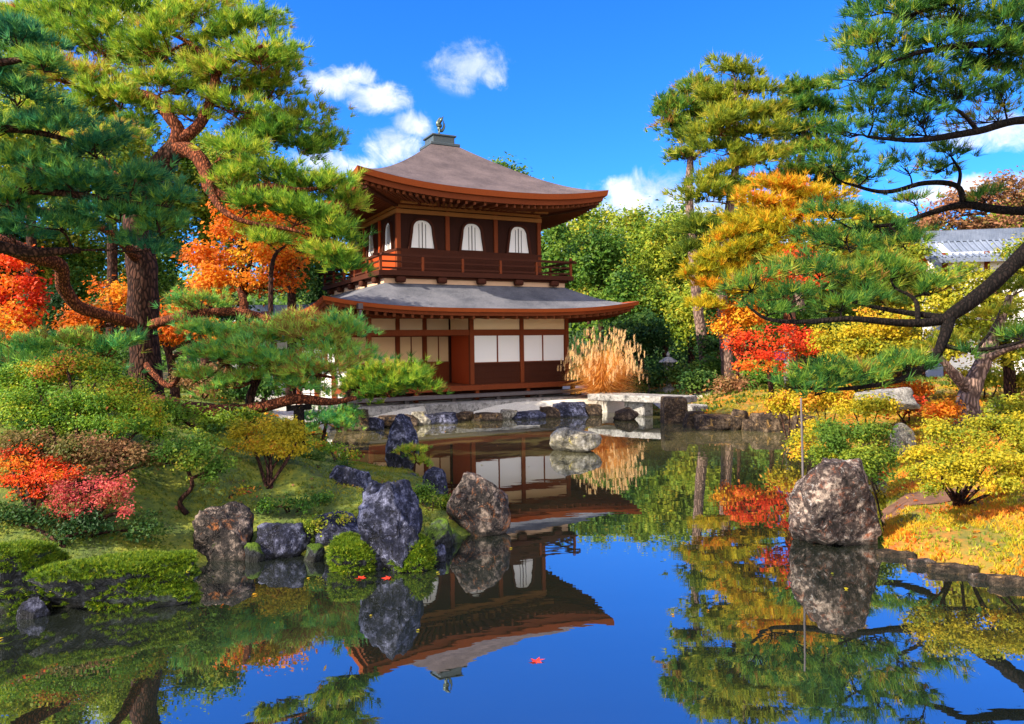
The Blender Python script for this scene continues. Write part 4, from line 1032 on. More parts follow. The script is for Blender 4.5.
tall_pine('tall dark pine right of the layered one, half hidden by the right pine', G(800, DT + 4), [(800, 330, DT + 4, .26), (798, 250, DT + 4, .22), (800, 180, DT + 4, .18), (805, 120, DT + 4, .1)],
          [(805, 92, 26, 10, DT + 4), (790, 112, 28, 10, DT + 4), (820, 112, 24, 10, DT + 4), (800, 134, 36, 11, DT + 4), (785, 156, 28, 10, DT + 4), (825, 152, 28, 11, DT + 4), (805, 176, 36, 10, DT + 4), (840, 185, 28, 10, DT + 4), (778, 186, 22, 8, DT + 4)], 'needles_right', .55)
bG = G(792, 25)
pine('pine_tree', 'golden orange pine with a layered round crown right of the tall trunks', bG, [(bG, .22)] + path_px([(790, 330, 25, .19), (786, 285, 25, .16), (792, 255, 25, .13), (800, 215, 25, .07)]), [],
     pads_px([(790, 192, 34, 9, 25), (820, 200, 30, 9, 25), (765, 206, 32, 9, 25), (800, 216, 44, 10, 24.8), (840, 216, 24, 9, 25), (760, 228, 36, 9, 24.8), (805, 236, 40, 9, 24.6), (735, 236, 28, 9, 25), (745, 252, 34, 9, 24.7), (790, 254, 28, 8, 24.6), (720, 258, 24, 8, 25), (730, 272, 20, 7, 25), (835, 244, 26, 8, 24.8), (735, 276, 30, 8, 25), (712, 288, 22, 7, 25), (752, 292, 26, 7, 25), (705, 306, 16, 6, 25), (700, 272, 18, 7, 25)]), 'needles_gold', barkm='bark_red', L=.3, needles=12, width=.034, dens=17, tone0=.4, twig=4)

# --- maples and other coloured trees
def btree(label, px, d, ctr, mat, size, name='maple_tree', r0=.14, topy=None, barkm='bark_dark', dens=4.6, group=None, flat=True, cat='tree', tone0=.5, lo=.3):
    b = G(px, d); cl = clumps_px(ctr); top = min(c[1] for c in ctr)
    mx_ = sum(c[0] for c in ctr) / len(ctr); my_ = sum(c[1] for c in ctr) / len(ctr)
    t1 = at(px + (mx_ - px) * .4, my_ + 20, d); t2 = at(mx_, my_, d)
    t1.z = max(t1.z, b.z + .3); t2.z = max(t2.z, t1.z + .2)
    return broadleaf(name, label, b, [(b, r0), (b.lerp(t1, .5) + Vector((.06, 0, 0)), r0 * .85), (t1, r0 * .7), (t2, r0 * .3)], cl, mat, size, dens, barkm, cat, group, tone0, lo, flat)


btree('orange maple behind the great pine, beside the pavilion roof', 240, 21, [(262, 216, 40, 14, 21), (230, 232, 34, 14, 21), (290, 240, 34, 13, 21), (250, 258, 52, 15, 20.6), (212, 262, 34, 14, 21), (300, 264, 26, 12, 21), (235, 284, 52, 13, 20.6), (280, 288, 34, 11, 20.8), (205, 298, 34, 11, 21)], 'leaves_orange', .12)
btree('orange maple low behind the trunk of the great pine', 175, 20, [(118, 296, 30, 12, 20), (100, 318, 34, 12, 20), (182, 318, 30, 12, 20), (205, 336, 34, 11, 19.8), (236, 344, 30, 10, 19.6), (160, 340, 30, 10, 19.8), (78, 330, 26, 10, 20)], 'leaves_orange', .11, tone0=.42)
btree('yellow leaved maple in front of the orange one beside the pavilion', 262, 19, [(250, 230, 30, 8, 19), (278, 240, 22, 8, 19), (322, 255, 22, 9, 19.5), (300, 250, 20, 7, 19)], 'leaves_yellow', .10, tone0=.62, r0=.08)
btree('red and orange maple at the left edge behind the low pine', 10, 18, [(8, 262, 30, 10, 18), (24, 288, 26, 10, 18), (-10, 300, 30, 12, 18), (10, 322, 34, 12, 17.8), (38, 306, 18, 9, 18)], 'leaves_red', .11, tone0=.6)
btree('orange maple lowest at the left edge above the low pine', -10, 16.5, [(0, 338, 36, 8, 16.5), (-20, 326, 34, 10, 16.5)], 'leaves_orange', .10, r0=.06)
btree('scarlet maple spreading low over the far right shore', 768, 20.6, [(752, 338, 24, 3, 20.4), (782, 344, 30, 3, 20.2), (743, 350, 20, 3, 20.2), (772, 357, 42, 3, 20), (800, 350, 24, 3, 20.3), (752, 366, 24, 2.5, 20), (806, 338, 24, 3, 20.6), (778, 330, 20, 2.5, 20.4), (732, 345, 12, 2.5, 20.2), (782, 368, 22, 2.5, 20.1)], 'leaves_red', .085, r0=.08, dens=5)
btree('red maple glowing under the golden pine', 792, 23, [(792, 258, 16, 7, 23), (775, 276, 18, 7, 23), (808, 262, 16, 6, 23), (800, 282, 24, 7, 23)], 'leaves_red', .1, r0=.08)
btree('yellow orange maple low beside the pale trunks', 735, 25, [(735, 318, 20, 10, 25), (722, 330, 16, 10, 25), (750, 326, 18, 8, 25), (745, 308, 18, 7, 25)], 'leaves_orange', .1, r0=.07, tone0=.8)
btree('yellow maple in layers behind the dark right pine', 900, 19, [(850, 338, 40, 9, 19), (890, 330, 38, 10, 19), (930, 340, 40, 11, 19), (870, 352, 44, 9, 18.6), (915, 358, 40, 9, 18.6), (835, 352, 26, 8, 18.8), (955, 352, 34, 10, 19), (880, 318, 30, 8, 19.4), (860, 366, 36, 7, 18.4)], 'leaves_yellow', .09, tone0=.5)
btree('large lime yellow tree at the right edge behind the dark limb', 1010, 17, [(1035, 276, 24, 12, 17), (980, 300, 38, 12, 17), (950, 286, 30, 9, 17.3), (998, 282, 30, 8, 17.2), (1018, 256, 22, 9, 17), (1034, 246, 18, 9, 17), (975, 330, 36, 11, 17.5), (1012, 352, 30, 11, 17.3), (945, 352, 28, 9, 18), (960, 272, 22, 6, 17.4), (925, 318, 26, 9, 18), (1012, 312, 36, 13, 16.8), (955, 312, 30, 11, 17), (985, 334, 34, 11, 16.8), (1030, 340, 30, 12, 16.6), (1000, 360, 30, 9, 16.6)], 'leaves_lime', .09, tone0=.6)
btree('rusty orange maple at the right edge beyond the hall roof', 1000, 30, [(965, 208, 40, 12, 30), (1005, 196, 40, 14, 30), (1030, 214, 30, 14, 30), (985, 226, 40, 10, 29.6), (940, 222, 26, 8, 30)], 'leaves_rust', .16, tone0=.75)
btree('lime green tree between the golden pine and the hall roof', 880, 27, [(870, 262, 44, 16, 27), (905, 280, 40, 14, 27), (850, 290, 40, 15, 27), (890, 306, 44, 12, 26.6), (930, 300, 34, 12, 26.6), (840, 316, 34, 12, 27), (915, 258, 26, 10, 27.5)], 'leaves_lime', .13, tone0=.45)
btree('orange maple half hidden behind the lime green tree', 925, 30, [(925, 248, 18, 8, 30), (940, 262, 24, 9, 30), (912, 262, 16, 8, 30)], 'leaves_orange', .14)

# pale forked trunk with a pine crown above
bF = G(966, 15.5)
pine('pine_tree', 'pine with a pale pinkish forked trunk behind the right bank', bF, [(bF, .26)] + path_px([(968, 405, 15.5, .22), (972, 388, 15.5, .18), (986, 356, 15.5, .14), (998, 326, 15.5, .1), (1010, 296, 15.5, .06)]),
     [path_px([(970, 392, 15.5, .12), (956, 376, 15.3, .1), (942, 360, 15.2, .06), (930, 346, 15.1, .03)]), path_px([(984, 360, 15.5, .09), (1004, 350, 15.2, .07), (1024, 345, 15, .04)])],
     pads_px([(938, 346, 26, 7, 15.1), (1014, 290, 26, 9, 15.5), (1025, 338, 22, 8, 15), (990, 316, 22, 7, 15.3)]), 'needles_tall', barkm='bark_pale', limbm='bark_pale', L=.2, needles=13, width=.018, dens=11, tone0=.6)

# --- woods behind: each tree of its own
BACK = [  # px, d, crown centre y, half width, half height, mat, label
    (560, 50, 262, 34, 42, 'leaves_green', 'mid green tree directly behind the right end of the balcony'),
    (600, 46, 262, 36, 40, 'leaves_green', 'round green tree above the pampas grass, right of the pavilion'),
    (636, 52, 252, 36, 44, 'leaves_light', 'light green tree on the skyline left of the tall pines'),
    (668, 48, 262, 34, 48, 'leaves_light', 'yellowish green tree just left of the tall pale trunks'),
    (622, 40, 302, 34, 30, 'leaves_green', 'lower green tree right of the lower roof tip'),
    (664, 40, 312, 30, 30, 'leaves_light', 'bright green bushy tree under the skyline trees by the tall trunks'),
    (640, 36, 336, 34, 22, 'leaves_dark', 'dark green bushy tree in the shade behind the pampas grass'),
    (690, 37, 318, 26, 34, 'leaves_light', 'sunny green tree behind the two tall pale trunks'),
    (720, 44, 270, 34, 44, 'leaves_light', 'light green tree seen between the tall trunks and the golden pine'),
    (770, 46, 290, 40, 44, 'leaves_green', 'green tree behind the golden pine'),
    (830, 48, 280, 46, 50, 'leaves_green', 'large green tree behind the lime green tree'),
    (720, 34, 338, 30, 20, 'leaves_dark', 'dark bushy tree behind the scarlet maple'),
    (790, 34, 330, 44, 22, 'leaves_green', 'green bushy tree behind the red maple and golden pine'),
    (505, 44, 176, 20, 14, 'leaves_green', 'treetop just showing over the right slope of the upper roof'),
    (530, 46, 190, 14, 8, 'leaves_green', 'low treetop showing over the upper roof near its right tip'),
    (880, 52, 240, 50, 26, 'leaves_light', 'green tree beyond the limbs of the right pine'),
    (1000, 56, 250, 60, 30, 'leaves_light', 'light green tree beyond the hall roof'),
    (940, 36, 330, 60, 34, 'leaves_lime', 'lime yellow tree low behind the yellow maple'),
    (1030, 34, 320, 50, 40, 'leaves_lime', 'lime yellow tree behind the right edge tree'),
    (850, 34, 345, 50, 26, 'leaves_green', 'green tree low behind the yellow maple layers'),
    (-10, 32, 250, 60, 60, 'leaves_dark', 'dark green tree behind the red maple at the left edge'),
    (70, 34, 262, 52, 60, 'leaves_green', 'green tree behind the low orange maple, left of the great trunk'),
    (150, 36, 240, 50, 66, 'leaves_green', 'tall green tree directly behind the great pine'),
    (240, 38, 200, 52, 60, 'leaves_green', 'green tree behind the orange maple beside the pavilion'),
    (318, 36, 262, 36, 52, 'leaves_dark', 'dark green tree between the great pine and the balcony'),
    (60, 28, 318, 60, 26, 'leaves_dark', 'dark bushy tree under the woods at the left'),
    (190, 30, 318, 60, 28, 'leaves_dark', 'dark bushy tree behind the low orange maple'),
    (110, 25, 170, 64, 66, 'leaves_light', 'light green tree close behind the great pine, showing beside its bare fork'),
    (30, 27, 120, 70, 80, 'leaves_light', 'tall light green tree behind the upper left branches'),
    (205, 27, 190, 54, 60, 'leaves_green', 'green tree rising behind the orange maple and the great pine fork'),
    (290, 29, 235, 44, 56, 'leaves_green', 'green tree behind the yellow maple, left of the balcony'),
    (588, 60, 236, 40, 34, 'leaves_light', 'light green far tree showing beside the upper storey'),
    (745, 56, 240, 50, 50, 'leaves_green', 'tall green far tree behind the crowns of the tall trunks'),
    (900, 40, 268, 60, 44, 'leaves_light', 'light green tree behind the lime green one left of the hall'),
    (680, 56, 236, 36, 34, 'leaves_light', 'light green far tree at the skyline between tall trunks and cloud'),
    (925, 38, 252, 50, 34, 'leaves_lime', 'lime yellow tree left of the hall roof behind the limbs'),
    (1020, 42, 226, 46, 36, 'leaves_light', 'light green tree behind the rusty orange maple at the right edge'),
    (868, 40, 236, 36, 30, 'leaves_light', 'light green tree between the golden pine and the rusty maple'),
    (-40, 40, 150, 60, 70, 'leaves_green', 'green tree rising behind the dark pine at the upper left edge'),
]
for px, d, cy, w, h, mat, lab in BACK:
    ctr = []
    rnd = random.Random(px * 7 + cy)
    for k in range(6):
        a = k / 6 * 6.28 + rnd.random(); ctr.append((px + math.cos(a) * w * .5, cy + math.sin(a) * h * .5, w * .52, h * .45, d + rnd.uniform(-1.5, 1.5)))
    ctr.append((px, cy - h * .55, w * .45, h * .4, d)); ctr.append((px, cy, w * .55, h * .5, d - 1))
    btree(lab, px, d, ctr, mat, .0052 * d, 'broadleaf_tree', .2, group='woods behind the garden', flat=False, dens=4.2, lo=.3)

# ------------------------------------------------------------------ wooded hill far behind
hx = np.linspace(-260, 260, 131); hy = np.linspace(75, 240, 40); HX, HY_ = np.meshgrid(hx, hy)
HZ = 1.0 + (13 + 4 * np.sin(HX * .021 + 1) + 2 * np.sin(HX * .07)) * sstep(HY_, 75, 150) + .9 * np.sin(HX * .6 + HY_ * .4) * np.cos(HY_ * .5 - HX * .2)
ii = (np.arange(39)[:, None] * 131 + np.arange(130)[None]).ravel()
m, t = material('far_wood'); co = objco(t)
principled(t, t.ramp(t.noise(co, .35, 7, .7), [(.3, (.012, .035, .008)), (.55, (.04, .085, .015)), (.75, (.10, .11, .02))]), .95, t.noise(co, .6, 6, .7), 1, 1.5)
tag(link('hills', mesh_np('hills', np.stack([HX, HY_, HZ], -1).reshape(-1, 3), 4, np.stack([ii, ii + 1, ii + 132, ii + 131], 1), smooth=True), None, None, ('far_wood',)), None, None, kind='structure')

# ------------------------------------------------------------------ shrubs


def shrub(name, label, base, ctr, mat, size, dens=4.6, tone0=.5, stems=4, flat=True, group=None, cat='shrub', r0=.025, barkm='bark_dark', lo=.2):
    cl = clumps_px(ctr); st = []
    for k in range(stems):
        c = Vector(cl[k % len(cl)][0]); b = base + Vector((random.uniform(-.06, .06), random.uniform(-.05, .05), -.03))
        mid = b.lerp(c, .5) + Vector((random.uniform(-.08, .08), random.uniform(-.08, .08), .04)); st.append([(b, r0), (mid, r0 * .75), (c, r0 * .4)])
    return broadleaf(name, label, base, None, cl, mat, size, dens, barkm, cat, group, tone0, lo, flat, stems=st)


def on(px, py, z):
    """ground point under a picture point, found on the terrain"""
    a, b = ray(px, py); D_ = np.arange(3, 60, .03); H = height(a * D_, D_); k = int(np.argmax(EYE + b * D_ < H))
    return Vector((a * D_[k], D_[k], H[k]))


shrub('azalea_shrub', 'large green mounded shrub at the left edge under the pines', on(70, 492, .6), [(30, 368, 24, 6, 9.9), (66, 362, 26, 5, 9.9), (100, 370, 24, 6, 10), (165, 408, 16, 7, 9.8), (158, 436, 18, 7, 9.5), (4, 398, 24, 8, 9.4), (20, 384, 46, 17, 9.8), (72, 380, 44, 17, 9.9), (118, 398, 40, 18, 9.8), (146, 418, 28, 17, 9.6), (20, 410, 48, 18, 9.3), (75, 412, 50, 18, 9.3), (120, 430, 40, 16, 9.2), (40, 432, 55, 15, 9.1)], 'leaves_mix', .036, tone0=.42, stems=7, dens=4.6)
shrub('azalea_shrub', 'dull rusty green shrub below the large green mounded one', on(70, 505, .5), [(20, 450, 40, 13, 8.7), (70, 452, 45, 14, 8.7), (115, 455, 34, 14, 8.8), (150, 462, 20, 11, 9), (100, 476, 36, 10, 8.6)], 'leaves_rust', .045, tone0=.4, stems=6, dens=4.5)
shrub('maple_shrub', 'low orange red shrub at the left edge above the mossy boulders', on(30, 520, .4), [(20, 452, 18, 4, 8.4), (70, 474, 18, 4, 8.3), (30, 496, 24, 4, 8.1), (10, 464, 34, 9, 8.3), (38, 478, 34, 9, 8.2), (8, 488, 34, 9, 8.2), (52, 466, 22, 7, 8.4)], 'leaves_red', .032, tone0=.68, stems=6, dens=2.3)
shrub('maple_shrub', 'low pink red shrub right of the orange one at the left', on(85, 525, .4), [(125, 482, 12, 5, 8.2), (60, 486, 20, 4, 8.2), (128, 512, 10, 5, 8), (70, 515, 24, 4, 8), (72, 494, 30, 8, 8.1), (104, 490, 24, 12, 8.2), (116, 502, 18, 10, 8.1), (50, 508, 30, 7, 8.1), (88, 506, 26, 8, 8)], 'leaves_pink', .030, tone0=.5, stems=6, dens=2.4)
shrub('undergrowth_shrub', 'dark leafy shrub between the pink one and the long mossy boulder', on(60, 545, .3), [(40, 525, 40, 11, 7.9), (95, 530, 40, 11, 7.9), (140, 530, 30, 11, 8.1), (5, 522, 30, 12, 7.8)], 'leaves_dark', .042, tone0=.6, stems=4, dens=3.2)
shrub('yellow_shrub', 'small yellow leaved shrub on many stems on the mossy bank', on(268, 489, .35), [(246, 436, 22, 11, 10.6), (280, 430, 26, 11, 10.5), (298, 440, 16, 11, 10.4), (262, 448, 30, 9, 10.3), (288, 450, 24, 8, 10.3)], 'leaves_yellow', .036, tone0=.55, stems=9, dens=4.6, r0=.02)
bq = on(187, 516, .3)
broadleaf('small_tree', 'little dark green tree with a twisted thin trunk by the square boulder', bq, [(bq, .035), (at(180, 502, bq.y), .03), (at(192, 486, bq.y), .026), (at(186, 466, bq.y), .018)], clumps_px([(170, 450, 22, 10, bq.y), (202, 452, 24, 11, bq.y), (186, 464, 28, 9, bq.y), (220, 468, 16, 9, bq.y), (158, 462, 12, 7, bq.y), (205, 476, 18, 6, bq.y)]), 'leaves_green', .04, 3.6, 'bark_dark', 'tree', None, .4, .2, True)
shrub('azalea_shrub', 'low green shrub behind the yellow one at the foot of the great pine', G(205, 12.4), [(176, 418, 30, 11, 12.4), (215, 425, 30, 11, 12.2), (240, 420, 24, 8, 12.6)], 'leaves_moss', .055, tone0=.35, dens=4)
shrub('azalea_shrub', 'small dark shrub on the moss right of the yellow one', on(318, 482, .3), [(310, 462, 22, 9, 11.4), (335, 470, 18, 8, 11.4), (318, 474, 26, 6, 11.2)], 'leaves_dark', .045, tone0=.7, dens=4)
shrub('low_plant', 'leafy green plant at the waterline left of the tall boulder', on(322, 540, .1), [(316, 530, 18, 8, 8.5), (335, 524, 16, 8, 8.6)], 'leaves_moss', .035, tone0=.6, dens=3.5, stems=3, cat='plant', r0=.008)
shrub('low_plant', 'leafy green plant on the moss behind the rusty boulder', on(432, 512, .15), [(430, 498, 18, 9, 9.8), (444, 506, 12, 8, 9.7), (412, 500, 14, 8, 9.9)], 'leaves_moss', .035, tone0=.45, dens=3.5, stems=3, cat='plant', r0=.008)
shrub('azalea_shrub', 'low spreading olive shrub on the moss right of the little twisted tree', on(232, 498, .3), [(222, 490, 22, 5, 9.8), (244, 494, 20, 5, 9.7), (208, 496, 16, 5, 9.7)], 'leaves_mix', .035, tone0=.55, dens=3.6, r0=.012)
shrub('azalea_shrub', 'low dark cushion shrub on the moss above the low broad slate boulder', on(290, 512, .3), [(278, 506, 22, 5, 9.2), (302, 504, 20, 5, 9.2), (322, 500, 14, 5, 9.6)], 'leaves_mix', .034, tone0=.22, dens=3.6, r0=.012)
shrub('azalea_shrub', 'low yellowish shrub at the crest of the bank left of the yellow leaved one', on(222, 452, .6), [(208, 444, 20, 6, 11.6), (228, 448, 18, 6, 11.4), (190, 440, 18, 7, 11.8)], 'leaves_lime', .042, tone0=.45, dens=3.8, r0=.014)
shrub('azalea_shrub', 'low green cushion shrub on the bank right of the yellow leaved one', on(342, 476, .3), [(330, 450, 18, 7, 12.6), (348, 458, 16, 6, 12.4), (314, 448, 14, 6, 12.8)], 'leaves_mix', .042, tone0=.35, dens=3.8, r0=.014)
# right bank
shrub('cloud_pruned_shrub', 'broad yellow green shrub with spreading stems on the right bank', on(958, 506, .4), [(926, 456, 26, 9, 8.6), (960, 440, 36, 9, 8.7), (1002, 436, 36, 10, 8.8), (1034, 448, 26, 12, 8.7), (945, 466, 36, 9, 8.4), (990, 460, 40, 10, 8.4), (1025, 474, 30, 10, 8.3), (918, 476, 18, 7, 8.5), (965, 480, 30, 7, 8.3), (1008, 486, 26, 7, 8.2), (925, 488, 22, 6, 8.3), (985, 424, 26, 6, 8.9), (945, 430, 24, 7, 8.8), (1020, 422, 24, 7, 8.9)], 'leaves_yellow', .036, tone0=.35, stems=9, dens=4.8, r0=.022)
shrub('azalea_shrub', 'round dark green shrub behind the big boulder on the right', on(855, 490, .3), [(835, 440, 30, 14, 10.9), (868, 438, 30, 14, 10.9), (852, 458, 40, 14, 10.6), (885, 462, 18, 14, 10.8), (822, 462, 20, 13, 10.8), (860, 474, 36, 10, 10.4)], 'leaves_lime', .045, tone0=.12, stems=5, dens=4.6)
shrub('azalea_shrub', 'golden yellow shrub left of the round dark green one', on(815, 455, .2), [(800, 442, 22, 8, 12.5), (824, 430, 26, 9, 12.8), (812, 452, 20, 7, 12.2)], 'leaves_yellow', .05, tone0=.55, stems=4, dens=4)
for k, (px, py, w, h, d, mat, lab, tn) in enumerate([
        (790, 406, 26, 9, 17.5, 'leaves_yellow', 'golden low shrub nearest the far right shore stones', .5), (826, 402, 30, 11, 17, 'leaves_yellow', 'golden low shrub in the middle of the yellow row on the right', .6),
        (866, 410, 30, 10, 15.5, 'leaves_yellow', 'golden low shrub at the right end of the yellow row', .45), (905, 408, 26, 7, 17, 'leaves_red', 'deep red low shrub under the pale flat stone', .2),
        (940, 414, 24, 9, 15, 'leaves_orange', 'orange low shrub left of the forked pale trunk', .7), (905, 392, 30, 6, 19, 'leaves_orange', 'orange shrub behind the deep red low one', .5),
        (1010, 412, 24, 10, 14, 'leaves_lime', 'lime shrub right of the forked pale trunk', .5), (700, 384, 24, 9, 27, 'leaves_dark', 'dark green low shrub behind the stone post of the bridge', .7),
        (735, 388, 22, 7, 25, 'leaves_rust', 'brownish dry low shrub behind the shore stones', .7), (765, 384, 24, 8, 25, 'leaves_green', 'green low shrub behind the brownish dry one', .4),
        (672, 376, 26, 8, 31, 'leaves_dark', 'dark green low shrub left of the pale tall trunks', .8), (640, 384, 22, 9, 31, 'leaves_dark', 'dark green low shrub right behind the pampas grass', .6),
        (715, 372, 30, 10, 31, 'leaves_green', 'green low shrub round the feet of the tall trunks', .3), (770, 372, 34, 8, 28, 'leaves_green', 'green low shrub under the scarlet maple', .5),
        (815, 386, 34, 9, 21, 'leaves_lime', 'lime low shrub behind the yellow row on the right', .35), (860, 384, 34, 8, 22, 'leaves_green', 'green low shrub behind the pale flat stone', .55),
        (985, 382, 30, 10, 19, 'leaves_lime', 'lime low shrub behind the forked pale trunk', .6), (1030, 386, 26, 12, 17, 'leaves_yellow', 'yellow shrub at the right edge behind the white pointed stone', .4)]):
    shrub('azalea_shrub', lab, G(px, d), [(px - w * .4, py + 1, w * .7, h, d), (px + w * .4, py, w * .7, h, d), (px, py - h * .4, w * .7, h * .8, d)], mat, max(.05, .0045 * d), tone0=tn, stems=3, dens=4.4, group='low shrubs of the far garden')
for k, (px, py, w, h, d, mat, lab, tn) in enumerate([
        (20, 366, 46, 13, 15, 'leaves_dark', 'dark low shrub under the red maple at the left edge', .6), (90, 362, 40, 12, 17, 'leaves_green', 'green low shrub left of the great trunk', .3),
        (200, 384, 40, 11, 17, 'leaves_rust', 'rusty low shrub right of the great trunk', .5), (255, 392, 30, 9, 17, 'leaves_green', 'green low shrub behind the low pine', .3), (300, 376, 30, 10, 20, 'leaves_dark', 'dark low shrub beside the white wall', .7)]):
    shrub('azalea_shrub', lab, G(px, d), [(px - w * .4, py + 1, w * .7, h, d), (px + w * .4, py, w * .7, h, d), (px, py - h * .4, w * .7, h * .8, d)], mat, max(.05, .0045 * d), tone0=tn, stems=3, dens=4.4, group='low shrubs under the left trees')

# ------------------------------------------------------------------ pampas grass


def ribbons(name, base, n, h0, h1, spread, width, droop, tone):
    """arching grass blades in three segments"""
    a = RNG.uniform(0, 2 * math.pi, n); r = spread * np.sqrt(RNG.random(n)); hh = RNG.uniform(h0, h1, n)
    hh = hh * (1.05 - .4 * (r / spread) ** 2); out = np.stack([np.cos(a), np.sin(a), np.zeros(n)], 1); side = np.stack([-np.sin(a), np.cos(a), np.zeros(n)], 1)
    P = [np.array(base)[None] + out * (RNG.random((n, 1)) * .4)]
    for f, zf in ((.3, .5), (.68, .88), (1.0, 1.0 - droop)):
        q = P[0] + out * (r * f ** 1.6)[:, None]; q = q + np.array([0, 0, 1]) * (hh * zf)[:, None]; P.append(q)
    V = []; W_ = [1, .9, .6, .12]
    for p, w in zip(P, W_): V += [p - side * width * w / 2, p + side * width * w / 2]
    V = np.stack(V, 1).reshape(-1, 3); b = np.arange(n)[:, None] * 8
    F = np.concatenate([b + np.array([k, k + 1, k + 3, k + 2])[None] for k in (0, 2, 4)], 1).reshape(-1, 4)
    tn = np.repeat(np.clip(tone + RNG.normal(0, .16, n), 0, 1), 3)
    return mesh_np(name, V, 4, F, tn), P[-1]


pg = G(603, 26.0); pgr = empty('pampas_grass', pg, 'tall golden clump of pampas grass with feathery plumes right of the pavilion', 'grass clump')
me, tips = ribbons('leaves', (0, 0, 0), 2600, .4, 1.95, 1.35, .026, .25, .4); link('leaves', me, pgr, None, ('straw',))
me, tips = ribbons('stalks', (0, 0, 0), 360, 1.0, 2.4, 1.2, .014, -.02, .6); link('stalks', me, pgr, None, ('straw',))
PT = np.concatenate([tips - np.array([0, 0, .05 * k]) * RNG.uniform(.6, 1.3, (len(tips), 1)) for k in range(4)]); DDn = np.tile(np.array([[.15, -.1, 1.]]), (len(PT), 1))
link('plumes', tuft_mesh('plumes', PT, DDn, .13, 8, .012, np.full(len(PT), .85), .35), pgr, None, ('straw',))

# ------------------------------------------------------------------ buildings, lantern and other things between the trees


def hall(name, label, base, size, hw, roofh, ov, rz, roofm='tile_blue', cat='building'):
    root = empty(name, base, label, cat, None, rz); lx_, ly_ = size
    MB().box((-lx_ / 2, -ly_ / 2, -.3), (lx_ / 2, ly_ / 2, hw)).build('wall', 'white_plaster', root)
    for x in np.linspace(-lx_ / 2, lx_ / 2, 5): MB().box((x - .09, -ly_ / 2 - .03, -.3), (x + .09, -ly_ / 2 + .05, hw)).build('post', 'wood_brown', root)
    MB().box((-lx_ / 2, -ly_ / 2 - .028, hw - .9), (lx_ / 2, -ly_ / 2 + .05, hw - .75)).build('beam', 'wood_brown', root)
    X, Y = lx_ / 2 + ov, ly_ / 2 + ov; n = 10; V = []; r = MB()
    for sgn in (-1, 1):
        V = []
        for i in range(n + 1):
            f = i / n; y = Y * f; z = hw + roofh - (roofh + .25) * f + .35 * (f * f - f) * 1.2
            for x in (-X - .15 * f, X + .15 * f): V += [(x, sgn * y, z)]
        r.add(V, [(2 * i, 2 * i + 1, 2 * i + 3, 2 * i + 2) for i in range(n)], True)
        r.add([(x, y, z - .16) for x, y, z in V], [(2 * i, 2 * i + 2, 2 * i + 3, 2 * i + 1) for i in range(n)], True)
        r.add([V[-2], V[-1], (V[-1][0], V[-1][1], V[-1][2] - .16), (V[-2][0], V[-2][1], V[-2][2] - .16)], [(0, 1, 2, 3)])
    ro = r.build('roof', roofm, root)
    MB().box((-X - .1, -.2, hw + roofh - .1), (X + .1, .2, hw + roofh + .32)).build('ridge', roofm, ro)
    tl = MB()
    for k in range(int(2 * X / .22)):
        x = -X + .11 + k * .22
        for sgn in (-1, 1):
            pts = []
            for i in range(n + 1): f = i / n; pts.append((x, sgn * (Y * f + .01), hw + roofh - (roofh + .25) * f + .35 * (f * f - f) * 1.2 + .03))
            tl.tube(pts, [.045] * (n + 1), 5)
    tl.build('tiles', roofm, ro)
    for s in (-1, 1):
        g = MB(); z0 = hw; g.add([(s * (lx_ / 2 - .005), -ly_ / 2, z0), (s * (lx_ / 2 - .005), ly_ / 2, z0), (s * (lx_ / 2 - .005), 0, z0 + roofh - .05), (s * (lx_ / 2 - .2), -ly_ / 2, z0), (s * (lx_ / 2 - .2), ly_ / 2, z0), (s * (lx_ / 2 - .2), 0, z0 + roofh - .05)], [(0, 1, 2), (3, 5, 4), (0, 2, 5, 3), (1, 4, 5, 2), (0, 3, 4, 1)])
        g.build('gable', 'white_plaster', root)
    return root


hb = G(972, 28.5); hall('temple_hall', 'temple hall with blue grey tiled roof and white wall far behind the right trees', Vector((hb.x + 1.6, hb.y, hb.z)), (5.6, 2.4), 4.75, .62, .5, R(-10))
sb = G(272, 34); hall('storehouse', 'small white storehouse with a tiled roof glimpsed left of the lower roof tip', Vector((sb.x - .3, sb.y, sb.z)), (2.6, 3), 2.4, .9, .5, R(8))
wl0, wl1 = G(300, 25.2), G(352, 24.8); wr = empty('garden_wall', wl0, 'low white plaster wall with dark posts left of the pavilion', 'wall'); dv = wl1 - wl0; dv.z = 0
up = Vector((0, 0, 1)); nv = Vector((-dv.y, dv.x, 0)).normalized() * .14
V = [k + o + up * z for k in (Vector(), dv) for o in (-nv, nv) for z in (-.1, 1.15)]
MB().add(V, [(0, 1, 5, 4), (1, 3, 7, 5), (2, 6, 7, 3), (0, 2, 3, 1), (4, 5, 7, 6), (0, 4, 6, 2)]).build('panel', 'white_plaster', wr)
for f in (.0, .34, .67, 1.0): c = dv * f; MB().box((c.x - .08, c.y - .2, -.1), (c.x + .08, c.y + .2, 1.2)).build('post', 'wood_brown', wr)
MB().bar(up * 1.24 - dv * .02, up * 1.24 + dv * 1.02, .5, .1).build('coping', 'shingle_grey', wr)

lb = G(668, 31); sl2 = empty('stone_lantern', lb, 'grey stone lantern in the shade left of the tall trunks', 'lantern')


def lathe(L, n=12, off=0):
    mb_ = MB(); V = [(r * math.cos(2 * math.pi * (k + off) / n), r * math.sin(2 * math.pi * (k + off) / n), z) for r, z in L for k in range(n)]; m_ = len(L)
    return mb_.add(V, [(i * n + k, i * n + (k + 1) % n, (i + 1) * n + (k + 1) % n, (i + 1) * n + k) for i in range(m_ - 1) for k in range(n)] + [tuple(range(n - 1, -1, -1)), tuple((m_ - 1) * n + k for k in range(n))])


